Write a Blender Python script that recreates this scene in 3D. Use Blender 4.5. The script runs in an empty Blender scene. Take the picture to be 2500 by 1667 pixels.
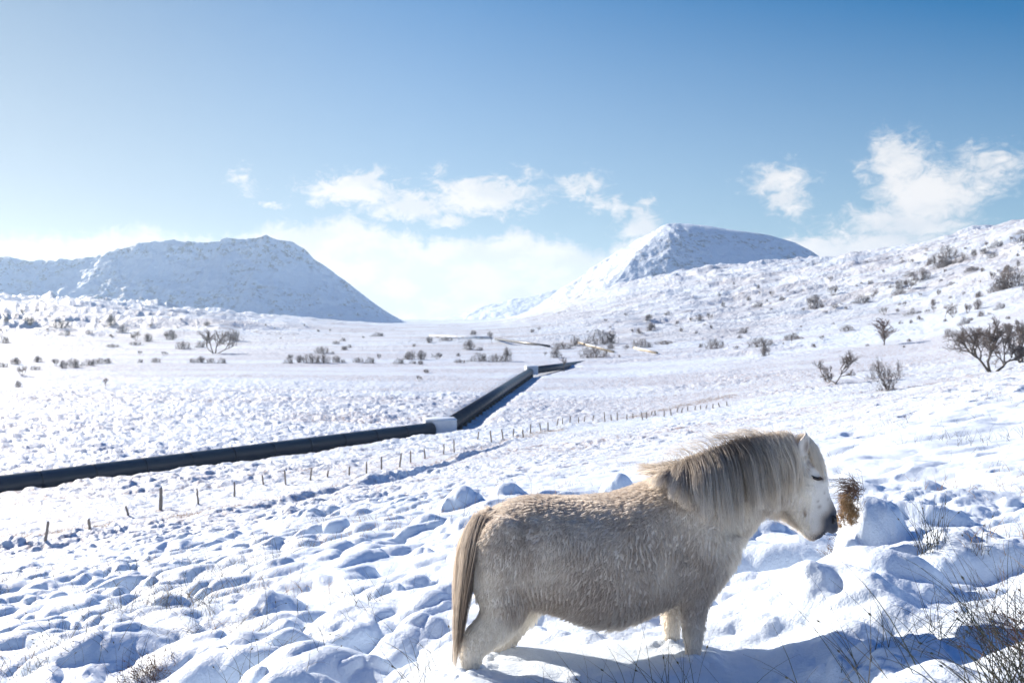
import bpy, math, random
import numpy as np
from mathutils import Vector

SC = bpy.context.scene
COL = SC.collection
F = 2430.0                    # focal length in photo pixels (photo is 2500 x 1667)
PITCH = math.atan(68.5 / F)   # camera tilts slightly down
SUN_AZ, SUN_EL = math.radians(-46), math.radians(24)   # azimuth from +Y (view) towards +X

# ------------------------------------------------------------------ camera
cam_d = bpy.data.cameras.new('camera'); cam = bpy.data.objects.new('camera', cam_d); COL.objects.link(cam)
cam_d.sensor_width = 36; cam_d.lens = 36 * F / 2500
cam_d.clip_start = 0.05; cam_d.clip_end = 20000
cam.location = (0, 0, 0); cam.rotation_euler = (math.radians(90) - PITCH, 0, 0)
cam_d.dof.use_dof = True; cam_d.dof.focus_distance = 4.35; cam_d.dof.aperture_fstop = 6.3
SC.camera = cam

# ------------------------------------------------------------------ sun
sun_d = bpy.data.lights.new('sun', 'SUN'); sun = bpy.data.objects.new('sun', sun_d); COL.objects.link(sun)
SUN_DIR = Vector((math.sin(SUN_AZ) * math.cos(SUN_EL), math.cos(SUN_AZ) * math.cos(SUN_EL), math.sin(SUN_EL)))
sun.rotation_euler = SUN_DIR.to_track_quat('Z', 'Y').to_euler()
sun_d.energy = 5.0; sun_d.angle = math.radians(0.5); sun_d.color = (1, 0.89, 0.77)

# ------------------------------------------------------------------ node helper
class NT:
    def __init__(s, tree): s.t = tree; s.t.nodes.clear()
    def n(s, typ, **kw):
        nd = s.t.nodes.new(typ)
        for k, v in kw.items():
            if k == 'ins':
                for i, val in v.items():
                    if isinstance(val, bpy.types.NodeSocket): s.t.links.new(val, nd.inputs[i])
                    else: nd.inputs[i].default_value = val
            else: setattr(nd, k, v)
        return nd
    def math(s, op, a, b=None, c=None, clamp=False):
        nd = s.n('ShaderNodeMath', operation=op, use_clamp=clamp)
        for i, v in enumerate((a, b, c)):
            if v is None: continue
            if isinstance(v, bpy.types.NodeSocket): s.t.links.new(v, nd.inputs[i])
            else: nd.inputs[i].default_value = v
        return nd.outputs[0]
    def ramp(s, fac, lo, hi):
        nd = s.n('ShaderNodeMapRange', interpolation_type='SMOOTHSTEP')
        s.t.links.new(fac, nd.inputs[0]); nd.inputs[1].default_value = lo; nd.inputs[2].default_value = hi
        return nd.outputs[0]
    def mix(s, fac, a, b):
        nd = s.n('ShaderNodeMix', data_type='RGBA')
        for i, v in ((0, fac), (6, a), (7, b)):
            if isinstance(v, bpy.types.NodeSocket): s.t.links.new(v, nd.inputs[i])
            else: nd.inputs[i].default_value = v if not isinstance(v, tuple) else (*v, 1)[:4]
        return nd.outputs[2]
    def noise(s, vec, scale, detail=4, rough=0.5, dist=0.0, dim='3D'):
        nd = s.n('ShaderNodeTexNoise', noise_dimensions=dim)
        s.t.links.new(vec, nd.inputs['Vector'])
        nd.inputs['Scale'].default_value = scale; nd.inputs['Detail'].default_value = detail
        nd.inputs['Roughness'].default_value = rough; nd.inputs['Distortion'].default_value = dist
        return nd.outputs[0]

# ------------------------------------------------------------------ world: Nishita sky with clouds placed by azimuth and elevation
W = bpy.data.worlds.new('World'); SC.world = W; W.use_nodes = True
w = NT(W.node_tree)
sky = w.n('ShaderNodeTexSky', sky_type='NISHITA', sun_disc=False, sun_elevation=SUN_EL, sun_rotation=SUN_AZ,
          altitude=200, air_density=1.0, dust_density=0.25, ozone_density=2.2)
geo = w.n('ShaderNodeTexCoord')
sep = w.n('ShaderNodeSeparateXYZ', ins={0: geo.outputs['Generated']})
dx, dy, dz = sep.outputs
az = w.math('MULTIPLY', w.math('ARCTAN2', dx, dy), 57.2958)
el = w.math('MULTIPLY', w.math('ARCSINE', dz), 57.2958)
# cloud coordinate: degrees, stretched sideways
cv = w.n('ShaderNodeCombineXYZ', ins={0: w.math('MULTIPLY', az, 0.62), 1: el, 2: 3.7}).outputs[0]
wx = w.noise(cv, 0.35, 5, 0.6); wy = w.noise(cv, 0.9, 6, 0.65, 0.6)
azd = w.math('ADD', az, w.math('MULTIPLY', w.math('SUBTRACT', wx, 0.5), 5.0))
eld = w.math('ADD', el, w.math('MULTIPLY', w.math('SUBTRACT', wy, 0.5), 2.6))
def px_ang(px, py):
    return math.degrees(math.atan((px - 1250) / F)), math.degrees(math.atan((765 - py) / F))
CLOUDS = [  # photo x, y, half-width, half-height (degrees), strength
    (860, 470, 2.6, 0.9, 1.0), (1000, 515, 2.4, 0.75, 1.0), (1090, 545, 1.4, 0.55, .85), (1180, 480, 3.0, 1.0, 1.0), (1060, 425, 1.0, .5, .55),
    (600, 450, 1.0, .7, .75), (655, 510, .9, .4, .6), (1400, 455, 1.5, .75, .75), (1465, 505, 1.0, .7, .7), (1575, 503, 1.0, .5, .65), (1550, 560, 1.5, 1.2, .9),
    (1900, 450, 2.0, 1.0, .85), (1930, 500, 1.1, 1.0, .8), (2200, 420, 1.9, 1.3, .95), (2260, 500, 2.7, 1.7, 1.0), (2190, 560, 3.6, 1.1, .9), (2400, 440, 1.6, 1.1, .75),
    (2080, 620, 5.0, 0.9, 1.0), (1310, 425, .9, .5, .4)]
cov = None
for (px, py, hw, hh, st) in CLOUDS:
    a0, e0 = px_ang(px, py)
    u = w.math('DIVIDE', w.math('SUBTRACT', azd, a0), hw * 1.12); v = w.math('DIVIDE', w.math('SUBTRACT', eld, e0), hh * 1.1)
    r2 = w.math('ADD', w.math('MULTIPLY', u, u), w.math('MULTIPLY', v, v))
    g = w.math('MULTIPLY', w.math('EXPONENT', w.math('MULTIPLY', r2, -0.9)), st)
    cov = g if cov is None else w.math('MAXIMUM', cov, g)
fine = w.noise(cv, 1.7, 9, 0.64, 0.9)
dens = w.math('ADD', cov, w.math('MULTIPLY', w.math('SUBTRACT', fine, 0.5), 1.1))
c_mask = w.math('MULTIPLY', w.ramp(dens, 0.24, 0.86), .97)
# bank low on the horizon between the mountains
bank_h = w.math('ADD', 3.75, w.math('MULTIPLY', w.math('SUBTRACT', w.noise(w.n('ShaderNodeCombineXYZ', ins={0: w.math('MULTIPLY', az, 0.3), 1: 2.0}).outputs[0], 0.8, 5, .55), 0.5), 4.0))
ba, _ = px_ang(900, 0)
bu = w.math('DIVIDE', w.math('SUBTRACT', az, ba), 17.0)
bank_h = w.math('MULTIPLY', bank_h, w.math('SUBTRACT', 1.28, w.math('MULTIPLY', w.math('MINIMUM', w.math('MULTIPLY', bu, bu), 1.2), .22)))
bank_h = w.math('ADD', bank_h, w.math('MULTIPLY', w.math('SUBTRACT', fine, .5), 1.6))
b_mask = w.math('MULTIPLY', w.ramp(w.math('SUBTRACT', bank_h, el), -0.25, 0.7), 0.96)
mask = w.math('MAXIMUM', c_mask, b_mask)
soft = w.noise(cv, 0.55, 5, .55)
lit = w.ramp(soft, 0.38, 0.60)
hz = w.math('SUBTRACT', 1.0, w.ramp(el, 0.0, 6.0))
cshade = w.mix(lit, (8.8, 9.1, 9.5), (10.6, 10.4, 10.3))
tint = w.n('ShaderNodeMix', data_type='RGBA', blend_type='MULTIPLY', ins={0: 1.0, 6: sky.outputs[0], 7: (.115, .69, 1.07, 1)}).outputs[2]
dim = w.math('SUBTRACT', 1.0, w.math('MULTIPLY', w.math('SUBTRACT', 1.0, w.ramp(az, -34, -2)), .42))
tint = w.n('ShaderNodeVectorMath', operation='SCALE', ins={0: tint, 3: dim}).outputs[0]
zen = w.mix(w.ramp(el, 19, 42), (1.0, 1.0, 1.0), (.40, 1.12, 1.62))
tint = w.n('ShaderNodeMix', data_type='RGBA', blend_type='MULTIPLY', ins={0: 1.0, 6: tint, 7: zen}).outputs[2]
v_amt = w.math('SUBTRACT', w.math('SUBTRACT', .76, w.math('MULTIPLY', w.math('MAXIMUM', el, 0), .036)), w.math('MULTIPLY', w.math('MINIMUM', w.math('MAXIMUM', az, -45), 60), .008), clamp=True)
veil = w.mix(v_amt, tint, (7.2, 7.7, 8.4))
col = w.mix(mask, veil, cshade)
bg = w.n('ShaderNodeBackground', ins={0: col, 1: 0.050})
w.t.links.new(bg.outputs[0], w.n('ShaderNodeOutputWorld').inputs[0])

SC.view_settings.view_transform = 'Standard'; SC.view_settings.look = 'None'
SC.view_settings.gamma = 1.0; SC.view_settings.use_curve_mapping = False
SC.view_settings.exposure = 0.86
SC.render.engine = 'CYCLES'
SC.cycles.use_denoising = True
SC.cycles.max_bounces = 8; SC.cycles.diffuse_bounces = 6; SC.cycles.volume_bounces = 1; SC.cycles.transmission_bounces = 6

# ------------------------------------------------------------------ numeric noise
_T = np.random.RandomState(7).rand(512, 512).astype(np.float32)
def _hash(ix, iy, seed): return _T[(iy + seed * 37) & 511, (ix + seed * 101 + iy // 512) & 511]
def vnoise(x, y, seed=0):
    ix, iy = np.floor(x), np.floor(y); fx, fy = x - ix, y - iy
    ix = ix.astype(np.int64); iy = iy.astype(np.int64)
    fx = fx * fx * fx * (fx * (fx * 6 - 15) + 10); fy = fy * fy * fy * (fy * (fy * 6 - 15) + 10)
    a, b = _hash(ix, iy, seed), _hash(ix + 1, iy, seed); c, d = _hash(ix, iy + 1, seed), _hash(ix + 1, iy + 1, seed)
    return (a + (b - a) * fx) * (1 - fy) + (c + (d - c) * fx) * fy
def fbm(x, y, octv=4, seed=0, gain=0.5):
    s, a, t = 0, 1, 0
    for i in range(octv):
        s = s + a * (vnoise(x * 2 ** i + 17.3 * i, y * 2 ** i - 9.1 * i, seed + i) - .5); t += a; a *= gain
    return s / t * 2
def ridged(x, y, octv=4, seed=0):
    s, a, t = 0, 1, 0
    for i in range(octv):
        s = s + a * (1 - abs(2 * vnoise(x * 2 ** i + 5.7 * i, y * 2 ** i + 3.3 * i, seed + i) - 1)); t += a; a *= .55
    return s / t
def domes(x, y, cell, seed, rmin=.55, rmax=1.05, stretch=1.0, ang=0.0):
    """rounded humps, one per jittered cell, meeting in creases: 0..1"""
    ca, sa = math.cos(ang), math.sin(ang)
    u = (x * ca + y * sa) / (cell * stretch); v = (-x * sa + y * ca) / cell
    iu, iv = np.floor(u).astype(np.int64), np.floor(v).astype(np.int64)
    acc = np.zeros_like(u)
    for a in (-1, 0, 1):
        for b in (-1, 0, 1):
            cu, cvv = iu + a, iv + b
            px = cu + _hash(cu, cvv, seed); py = cvv + _hash(cu, cvv, seed + 1)
            r = rmin + (rmax - rmin) * _hash(cu, cvv, seed + 2); h = .35 + .65 * _hash(cu, cvv, seed + 3)
            q = np.clip(1 - ((u - px) ** 2 + (v - py) ** 2) / (r * r), 0, 1)
            q = h * (q * (1.6 - .6 * q))
            acc = acc + q ** 5
    return acc ** .2
def sstep(a, b, x):
    t = np.clip((x - a) / (b - a), 0, 1); return t * t * (3 - 2 * t)

# ------------------------------------------------------------------ pixel of the photograph -> ray
CP, SP = math.cos(PITCH), math.sin(PITCH)
def z_from_y(py, d):
    v = -(py - 833.5) / F
    return d * (v * CP - SP) / (CP + v * SP)
def P(px, py, d):
    """point on the ray through photo pixel (px, py) at world depth y = d"""
    v = -(py - 833.5) / F
    k = d / (CP + v * SP)
    return Vector(((px - 1250) / F * k, d, k * (v * CP - SP)))

# ------------------------------------------------------------------ terrain heights
COLS = [-900, -300, 0, 250, 500, 750, 1000, 1250, 1500, 1750, 2000, 2250, 2500, 2800, 3400]
NEAR = [ # depth : z
 (1.5, [-1.8,-1.72,-1.68,-1.66,-1.64,-1.62,-1.6,-1.58,-1.56,-1.52,-1.47,-1.42,-1.38,-1.3,-1.2]),
 (3.0, [-2.1,-1.88,-1.80,-1.76,-1.72,-1.67,-1.62,-1.55,-1.50,-1.41,-1.25,-1.15,-1.05,-.95,-.75]),
 (4.4, [-2.3,-1.98,-1.88,-1.82,-1.76,-1.69,-1.63,-1.59,-1.56,-1.51,-1.39,-1.28,-1.19,-1.05,-.8]),
 (7.0, [-3.1,-2.5,-2.30,-2.18,-2.05,-1.94,-1.85,-1.75,-1.68,-1.60,-1.50,-1.42,-1.35,-1.2,-.8]),
 (12., [-4.4,-3.6,-3.3,-3.1,-2.9,-2.65,-2.40,-2.20,-2.05,-1.90,-1.75,-1.60,-1.45,-1.25,-.8]),
 (20., [-6.8,-5.6,-5.1,-4.8,-4.5,-4.1,-3.7,-3.3,-3.0,-2.7,-2.4,-2.0,-1.65,-1.25,-.4]),
 (35., [-9.6,-8.4,-8.0,-7.6,-7.2,-6.6,-6.0,-5.4,-4.9,-4.3,-3.7,-2.9,-2.1,-1.3,.2]),
 (60., [-11.8,-11.3,-10.9,-10.6,-10.2,-9.5,-8.8,-8.2,-7.4,-6.5,-5.4,-4.3,-3.1,-1.7,1.2]),
 (80., [-11.9,-11.8,-11.7,-11.6,-11.5,-11.2,-10.8,-10.0,-9.2,-8.2,-7.2,-6.0,-4.6,-2.5,1.8]),
 (100.,[-11.9,-11.8,-11.7,-11.7,-11.7,-11.7,-11.5,-11.2,-10.7,-9.6,-7.7,-6.7,-5.5,-2.6,3.0]),
]
FAR = [ # depth : photo y of the ground
 (160,  [945,945,945,944,943,943,943,942,938,920,890,868,818,770,700]),
 (220,  [893,893,893,893,892,892,892,892,887,870,845,815,757,700,610]),
 (300,  [860,860,860,860,859,858,858,857,848,835,805,765,682,615,520]),
 (420,  [830,832,834,836,838,839,836,832,818,795,760,705,602,540,440]),
 (560,  [800,804,808,812,816,820,818,812,790,758,712,642,541,470,370]),
 (750,  [772,776,780,788,799,806,805,800,758,720,668,603,548,480,380]),
 (1000, [748,750,754,766,787,795,800,796,725,680,640,608,570,510,420]),
 (1300, [730,732,736,750,774,788,797,794,705,655,642,625,600,550,470]),
 (1600, [724,726,730,744,768,783,795,792,700,652,645,635,620,580,510]),
 (3500, [730,730,730,735,755,776,782,780,740,720,710,700,690,670,640]),
]
_th = np.array([math.atan((c - 1250) / F) for c in COLS])
def _table():
    rows = []; dep = []
    for d, r in NEAR: rows.append(r); dep.append(d)
    for d, r in FAR: rows.append([z_from_y(v, d) for v in r]); dep.append(d)
    return np.array(dep), np.array(rows)
_dep, _zt = _table()
NTH, NLR = 360, 420
_thg = np.linspace(-math.pi, math.pi, NTH); _lrg = np.linspace(math.log(1.2), math.log(4200), NLR)
def _build():
    # full circle: keys behind the camera blend left side to right side
    out = np.zeros((NLR, NTH))
    for i, lr in enumerate(_lrg):
        r = math.exp(lr)
        zc = []
        for j, t in enumerate(_th):
            d = r * math.cos(t)
            zc.append(np.interp(math.log(max(d, 1.5)), np.log(_dep), _zt[:, j]))
        m = .5 * (zc[0] + zc[-1])
        t_ext = np.concatenate([[-math.pi, -1.7], _th, [1.7, math.pi]])
        z_ext = np.concatenate([[m, zc[0] * .7 + m * .3], zc, [zc[-1] * .7 + m * .3, m]])
        out[i] = np.interp(_thg, t_ext, z_ext)
    k = np.array([1, 4, 6, 4, 1.]) / 16
    for _ in range(4):   # smooth the creases between keys
        p = np.pad(out, ((2, 2), (0, 0)), 'edge'); out = sum(k[q] * p[q:q + NLR] for q in range(5))
    for _ in range(3):
        p = np.pad(out, ((0, 0), (2, 2)), 'edge'); out = sum(k[q] * p[:, q:q + NTH] for q in range(5))
    return out
_Z = _build()
def base_h(x, y):
    r = np.maximum(np.hypot(x, y), 1.2); th = np.arctan2(x, y)
    fi = (np.log(r) - _lrg[0]) / (_lrg[1] - _lrg[0]); fj = (th + math.pi) / (_thg[1] - _thg[0])
    fi = np.clip(fi, 0, NLR - 1.001); fj = np.clip(fj, 0, NTH - 1.001)
    i, j = fi.astype(int), fj.astype(int); a, b = fi - i, fj - j
    a = a * a * (3 - 2 * a) * .0 + a
    return (_Z[i, j] * (1 - a) + _Z[i + 1, j] * a) * (1 - b) + (_Z[i, j + 1] * (1 - a) + _Z[i + 1, j + 1] * a) * b

def fence_depth(x, y):
    """signed distance (m, positive = beyond) from the fence line"""
    fy = np.interp(x, [-40, -15, -10, -5, 0, 8, 18, 30, 60], [30, 34, 37.5, 46, 76, 92, 108, 118, 130])
    return y - fy
LUMPS = [  # individual snow hummocks seen in the picture: px, py, depth, radius, height
 (1125, 1180, 14.0, .26, .32), (1235, 1170, 14.5, .26, .2), (1510, 1165, 13.0, .22, .28), (1040, 1245, 10.5, .24, .16), (1160, 1245, 9.8, .22, .15), (1405, 1215, 10.5, .35, .16),
 (2122, 1300, 5.82, .185, .40), (2072, 1330, 5.62, .07, .10), (2205, 1310, 5.9, .13, .12), (2110, 1320, 5.6, .12, .07),
 (560, 1500, 5.6, .36, .14), (760, 1610, 4.7, .42, .14), (250, 1440, 6.3, .36, .15), (640, 1390, 7.0, .24, .15),
 (2010, 1440, 4.5, .36, .10), (1800, 1440, 4.9, .36, .14), (2080, 1390, 5.0, .36, .10), (1500, 1500, 5.2, .4, .08),
 (1610, 1690, 3.62, .30, .09), (1250, 1690, 3.95, .25, .08), (1080, 1690, 4.0, .25, .05), (2290, 1310, 5.5, .3, .08),
]
CORR = [(-76, 10, -38, 57.5, -12.02), (-38, 57.5, -7.5, 97, -12.02), (-6.3, 99, 3.3, 189, -12.0), (4.2, 191, 12, 215, -12.1)]
def gh(x, y):
    """snow surface height"""
    x = np.asarray(x, float); y = np.asarray(y, float); shp = x.shape
    x = x.ravel(); y = y.ravel(); r = np.hypot(x, y)
    z = base_h(x, y)
    for fn, sel in ((_near, r < 150), (_field, (r > 25) & (r < 420)), (_hill, r > 200)):
        if sel.any(): z[sel] += fn(x[sel], y[sel], r[sel])
    # snow packed round the pony's legs
    w_ = np.exp(-(((x - .32) / .80) ** 4 + ((y - 4.30) / .42) ** 4)) * .88
    a_, b_ = P(1150, 1630, 4.26), P(1692, 1602, 4.27)
    pl_ = a_.z + (b_.z - a_.z) * (x - a_.x) / (b_.x - a_.x) + .025 * fbm(x * 3, y * 3, 3, 140) + .02 * domes(x, y, .2, 141)
    for fx_, fy_ in ((-.18, 4.26), (-.09, 4.54), (.80, 4.27), (.71, 4.53)):
        ff_ = np.exp(-(((x - fx_) / .13) ** 2 + ((y - fy_) / .13) ** 2)); pl_ = pl_ + ff_ * (domes(x, y, .055, 143, .4, 1.) * .035 + .015)
    pl_ = pl_ + .05 * np.exp(-(((x - .70) / .30) ** 2 + ((y - 4.02) / .12) ** 2)) + .04 * np.exp(-(((x + .20) / .25) ** 2 + ((y - 4.02) / .1) ** 2))
    z = z * (1 - w_) + pl_ * w_
    # the pipe lies in a cleared strip
    sel = (r > 45) & (r < 270)
    if sel.any():
        xs, ys = x[sel], y[sel]; zs = z[sel]
        for (ax, ay, bx, by, fl) in CORR:
            dx_, dy_ = bx - ax, by - ay; t = np.clip(((xs - ax) * dx_ + (ys - ay) * dy_) / (dx_ * dx_ + dy_ * dy_), 0, 1)
            d = np.hypot(xs - ax - dx_ * t, ys - ay - dy_ * t); w_ = np.exp(-(d / 2.6) ** 4)
            zs = zs * (1 - w_) + (fl + .25 * (zs - base_h(xs, ys))) * w_
        z[sel] = zs
    return z.reshape(shp)
def px_big(hx, d): return hx > 2100 and d > 5.6
def _common(x, y):
    px = 1250 + F * x / np.maximum(y, .5)
    fd = fence_depth(x, y) + 0
    wob = 1.6 * fbm(x * .12, y * .12, 3, 90)
    xx = x + .30 * fbm(x * .9, y * .9, 2, 5); yy = y + .30 * fbm(x * .9 + 40, y * .9, 2, 7)
    return px, fd, wob, xx, yy
def _near(x, y, r):
    px, fd, wob, xx, yy = _common(x, y)
    near = 1 - sstep(-2, 6, fd + wob)
    smooth_zone = sstep(1050, 1500, px + 120 * wob) * sstep(7.5, 12, y)      # smoother drift behind the pony
    patch = .65 + .7 * sstep(-.35, .5, fbm(x * .22, y * .22, 3, 33))
    amp = near * (1 - .80 * smooth_zone) * patch
    amp = amp * (1 - .75 * np.exp(-(((x - .5) / 1.0) ** 4 + ((y - 4.1) / .75) ** 4)))   # trampled where the pony stands
    w8 = .13 * fbm(x * 3.3, y * 3.3, 2, 25)
    A = domes(xx + w8, yy + w8, .46, 11, .45, .85, stretch=1.5, ang=-.05) * .15
    A2 = domes(xx * 1.02 + 7 + w8, yy + 3, 1.05, 14, .42, .75, stretch=1.35, ang=.15) * .22 * sstep(-.1, .45, fbm(x * .35 + 5, y * .35, 2, 19))
    B = domes(xx + 3.1 + w8, yy - 1.7, .24, 21, .40, .8, 1.5, 0.0) * .07 * (.3 + 1.2 * vnoise(x * .7, y * .7, 24))
    z = amp * (np.maximum(A, A2) * .9 + B) - near * .15
    z = z + near * (.12 * fbm(x * .5, y * .5, 2, 18) + .022 * fbm(x * 2.2, y * 2.6, 4, 27))
    pit = domes(x, y * .75, .75, 44, .3, .55)
    z = z - near * smooth_zone * .20 * pit * sstep(-.2, .35, fbm(x * .16, y * .16, 3, 71))
    z = z + near * smooth_zone * .10 * domes(xx, yy, .9, 47, .4, .7, 1.6, .4) * sstep(-.3, .3, fbm(x * .1, y * .1, 2, 73))
    # drift bank and hollow along the fence
    z = z + .28 * np.exp(-((fd + 2.0 + 1.2 * fbm(x * .3, y * .3, 2, 3)) / 1.1) ** 2) * (.3 + 1.1 * vnoise(x * .35, y * .35, 8)) * (1 - sstep(-6, 4, x))
    z = z - .10 * np.exp(-((fd + 4.2) / 1.2) ** 2) * (1 - sstep(-6, 4, x)) * near
    g = fbm(x * 9, y * 9, 4, 120) * .009 + fbm(x * 34, y * 34, 3, 121) * .0018
    z = z + g * (1 - sstep(8, 20, r))
    for (hx, hy, d, rad, h) in LUMPS:
        c = P(hx, hy, d)
        sel = (abs(x - c.x) < rad * 2) & (abs(y - c.y) < rad * 2)
        if not np.any(sel): continue
        xs, ys = x[sel], y[sel]; pl = 2.6 if px_big(hx, d) else 2
        q = np.sqrt(((xs - c.x) / rad) ** 2 + ((ys - c.y) / (rad * .9)) ** 2) * (1 + (.1 if px_big(hx, d) else .3) * fbm(xs * 1.3 / rad, ys * 1.3 / rad, 3, 55))
        z[sel] += h * np.clip(1 - (q / 1.3) ** pl, 0, 1) ** 1.2 * (1 + .04 * fbm(xs * 9, ys * 9, 2, 57) * (pl > 2))
    # trodden lumps and trough in the lower right
    lump = domes(x, y, .13, 131, .4, 1.1) * .07 + domes(x, y, .06, 135, .4, 1.) * .03
    w1 = np.exp(-(((x - 1.30) / .42) ** 2 + ((y - 3.75) / .25) ** 2))
    z = z + w1 * lump
    w2 = np.exp(-(((x - 1.05 - .25 * (y - 3.3)) / .16) ** 2 + ((y - 3.4) / .30) ** 2))
    z = z - w2 * .16
    w3 = np.exp(-(((x - 2.4) / .5) ** 2 + ((y - 5.4) / .4) ** 2)) + np.exp(-(((x - 3.2) / .6) ** 2 + ((y - 7.6) / .8) ** 2))
    return z + w3 * lump * .6
def _field(x, y, r):
    px, fd, wob, xx, yy = _common(x, y)
    farf = sstep(0, 5, fd + wob) * (1 - sstep(300, 420, r))
    w7 = .3 * fbm(x * 1.4, y * 1.4, 2, 62)
    t1 = domes(xx + w7, yy + w7, .72, 61, .4, .85, 1.3) * .20 + fbm(x * 1.1, y * 1.3, 3, 63) * .13
    t2 = domes(xx + 9 + w7, yy + 4, 2.6, 65, .3, .8, 1.7, -.1) * .20
    t3 = fbm(x / 7, y / 9, 4, 67) * .5
    cf = 1 - .65 * sstep(140, 205, y) * (1 - sstep(1250, 1750, px))
    ruf = cf * .40 + cf * .95 * sstep(-.3, .4, fbm(x / 28, y / 40, 3, 68))
    z = farf * ruf * (t1 * (1 - .5 * sstep(95, 200, r)) + t2 * (1 - .5 * sstep(200, 400, r)) + t3 * .6 * sstep(1200, 1800, px)) - farf * .2
    fur = np.sin((y + .35 * x + 6 * fbm(x / 40, y / 40, 3, 80)) / 7.5)
    return z - farf * .35 * sstep(.8, 1, fur) * (1 - sstep(1000, 1400, px)) * sstep(75, 110, y) * (1 - sstep(190, 215, y))
def _hill(x, y, r):
    px = 1250 + F * x / np.maximum(y, .5)
    hill = sstep(210, 340, r)
    rr = ridged(x / 110 + .2 * y / 95, y / 75, 5, 91) - .55
    rr2 = fbm(x / 24, y / 20, 6, 92, .58)
    rgt = sstep(1150, 1700, px)
    lft = 1 - sstep(350, 950, px)
    amp_h = hill * (.18 + rgt * .75 * sstep(260, 420, r) + lft * .9 * sstep(450, 620, r)) * (1 - .7 * sstep(1500, 1900, r))
    lo_ = ridged(x / 300, y / 62 + x / 400, 5, 95) - .55
    rr = rr * rgt + (lo_ * 1.9 + .35 * (ridged(x / 70, y / 34, 4, 97) - .5)) * (1 - rgt)
    z = amp_h * (rr * (3 + r * .012) + rr2 * (.45 + .55 * rgt) * (1.0 + r * .0035))
    return z + rgt * amp_h * sstep(300, 600, r) * domes(x + 6 * rr2, y + 6 * rr2, 22, 101, .2, .75, 1.8, .3) * 2.0
def gz(x, y): return float(gh(np.array([x]), np.array([y]))[0])
def hit(px, py, dmin=2.5, dmax=1500, n=1200):
    """first ground point on the ray through a photo pixel beyond dmin"""
    d = np.exp(np.linspace(math.log(dmin), math.log(dmax), n))
    v = -(py - 833.5) / F; k = d / (CP + v * SP)
    X = (px - 1250) / F * k; Z = k * (v * CP - SP)
    g = gh(X, d)
    idx = np.nonzero(Z < g)[0]
    i = idx[0] if len(idx) else n - 1
    return Vector((X[i], d[i], g[i]))

# ------------------------------------------------------------------ mesh helpers
def np_mesh(name, verts, faces, mat, parent=None, smooth=True, loc=None):
    """verts (n,3), faces (m,k) arrays of one polygon size"""
    verts = np.asarray(verts, np.float32); faces = np.asarray(faces, np.int32)
    me = bpy.data.meshes.new(name)
    me.vertices.add(len(verts)); me.vertices.foreach_set('co', verts.ravel())
    m, k = faces.shape
    me.loops.add(m * k); me.polygons.add(m)
    me.loops.foreach_set('vertex_index', faces.ravel())
    me.polygons.foreach_set('loop_start', np.arange(0, m * k, k, dtype=np.int32))
    if smooth: me.polygons.foreach_set('use_smooth', np.ones(m, bool))
    me.update(calc_edges=True)
    if mat: me.materials.append(mat)
    o = bpy.data.objects.new(name, me); COL.objects.link(o)
    if parent: o.parent = parent
    if loc is not None: o.location = loc
    return o
def grid_faces(nr, nc):
    a = np.arange(nr * nc).reshape(nr, nc)
    return np.stack([a[:-1, :-1], a[:-1, 1:], a[1:, 1:], a[1:, :-1]], -1).reshape(-1, 4)
def tag(o, label=None, cat=None, group=None, kind=None):
    for k, v in (('label', label), ('category', cat), ('group', group), ('kind', kind)):
        if v: o[k] = v
    return o
def empty(name, loc=(0, 0, 0), rz=0.0):
    o = bpy.data.objects.new(name, None); COL.objects.link(o); o.location = loc; o.rotation_euler = (0, 0, rz)
    o.empty_display_size = .1
    return o

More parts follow.
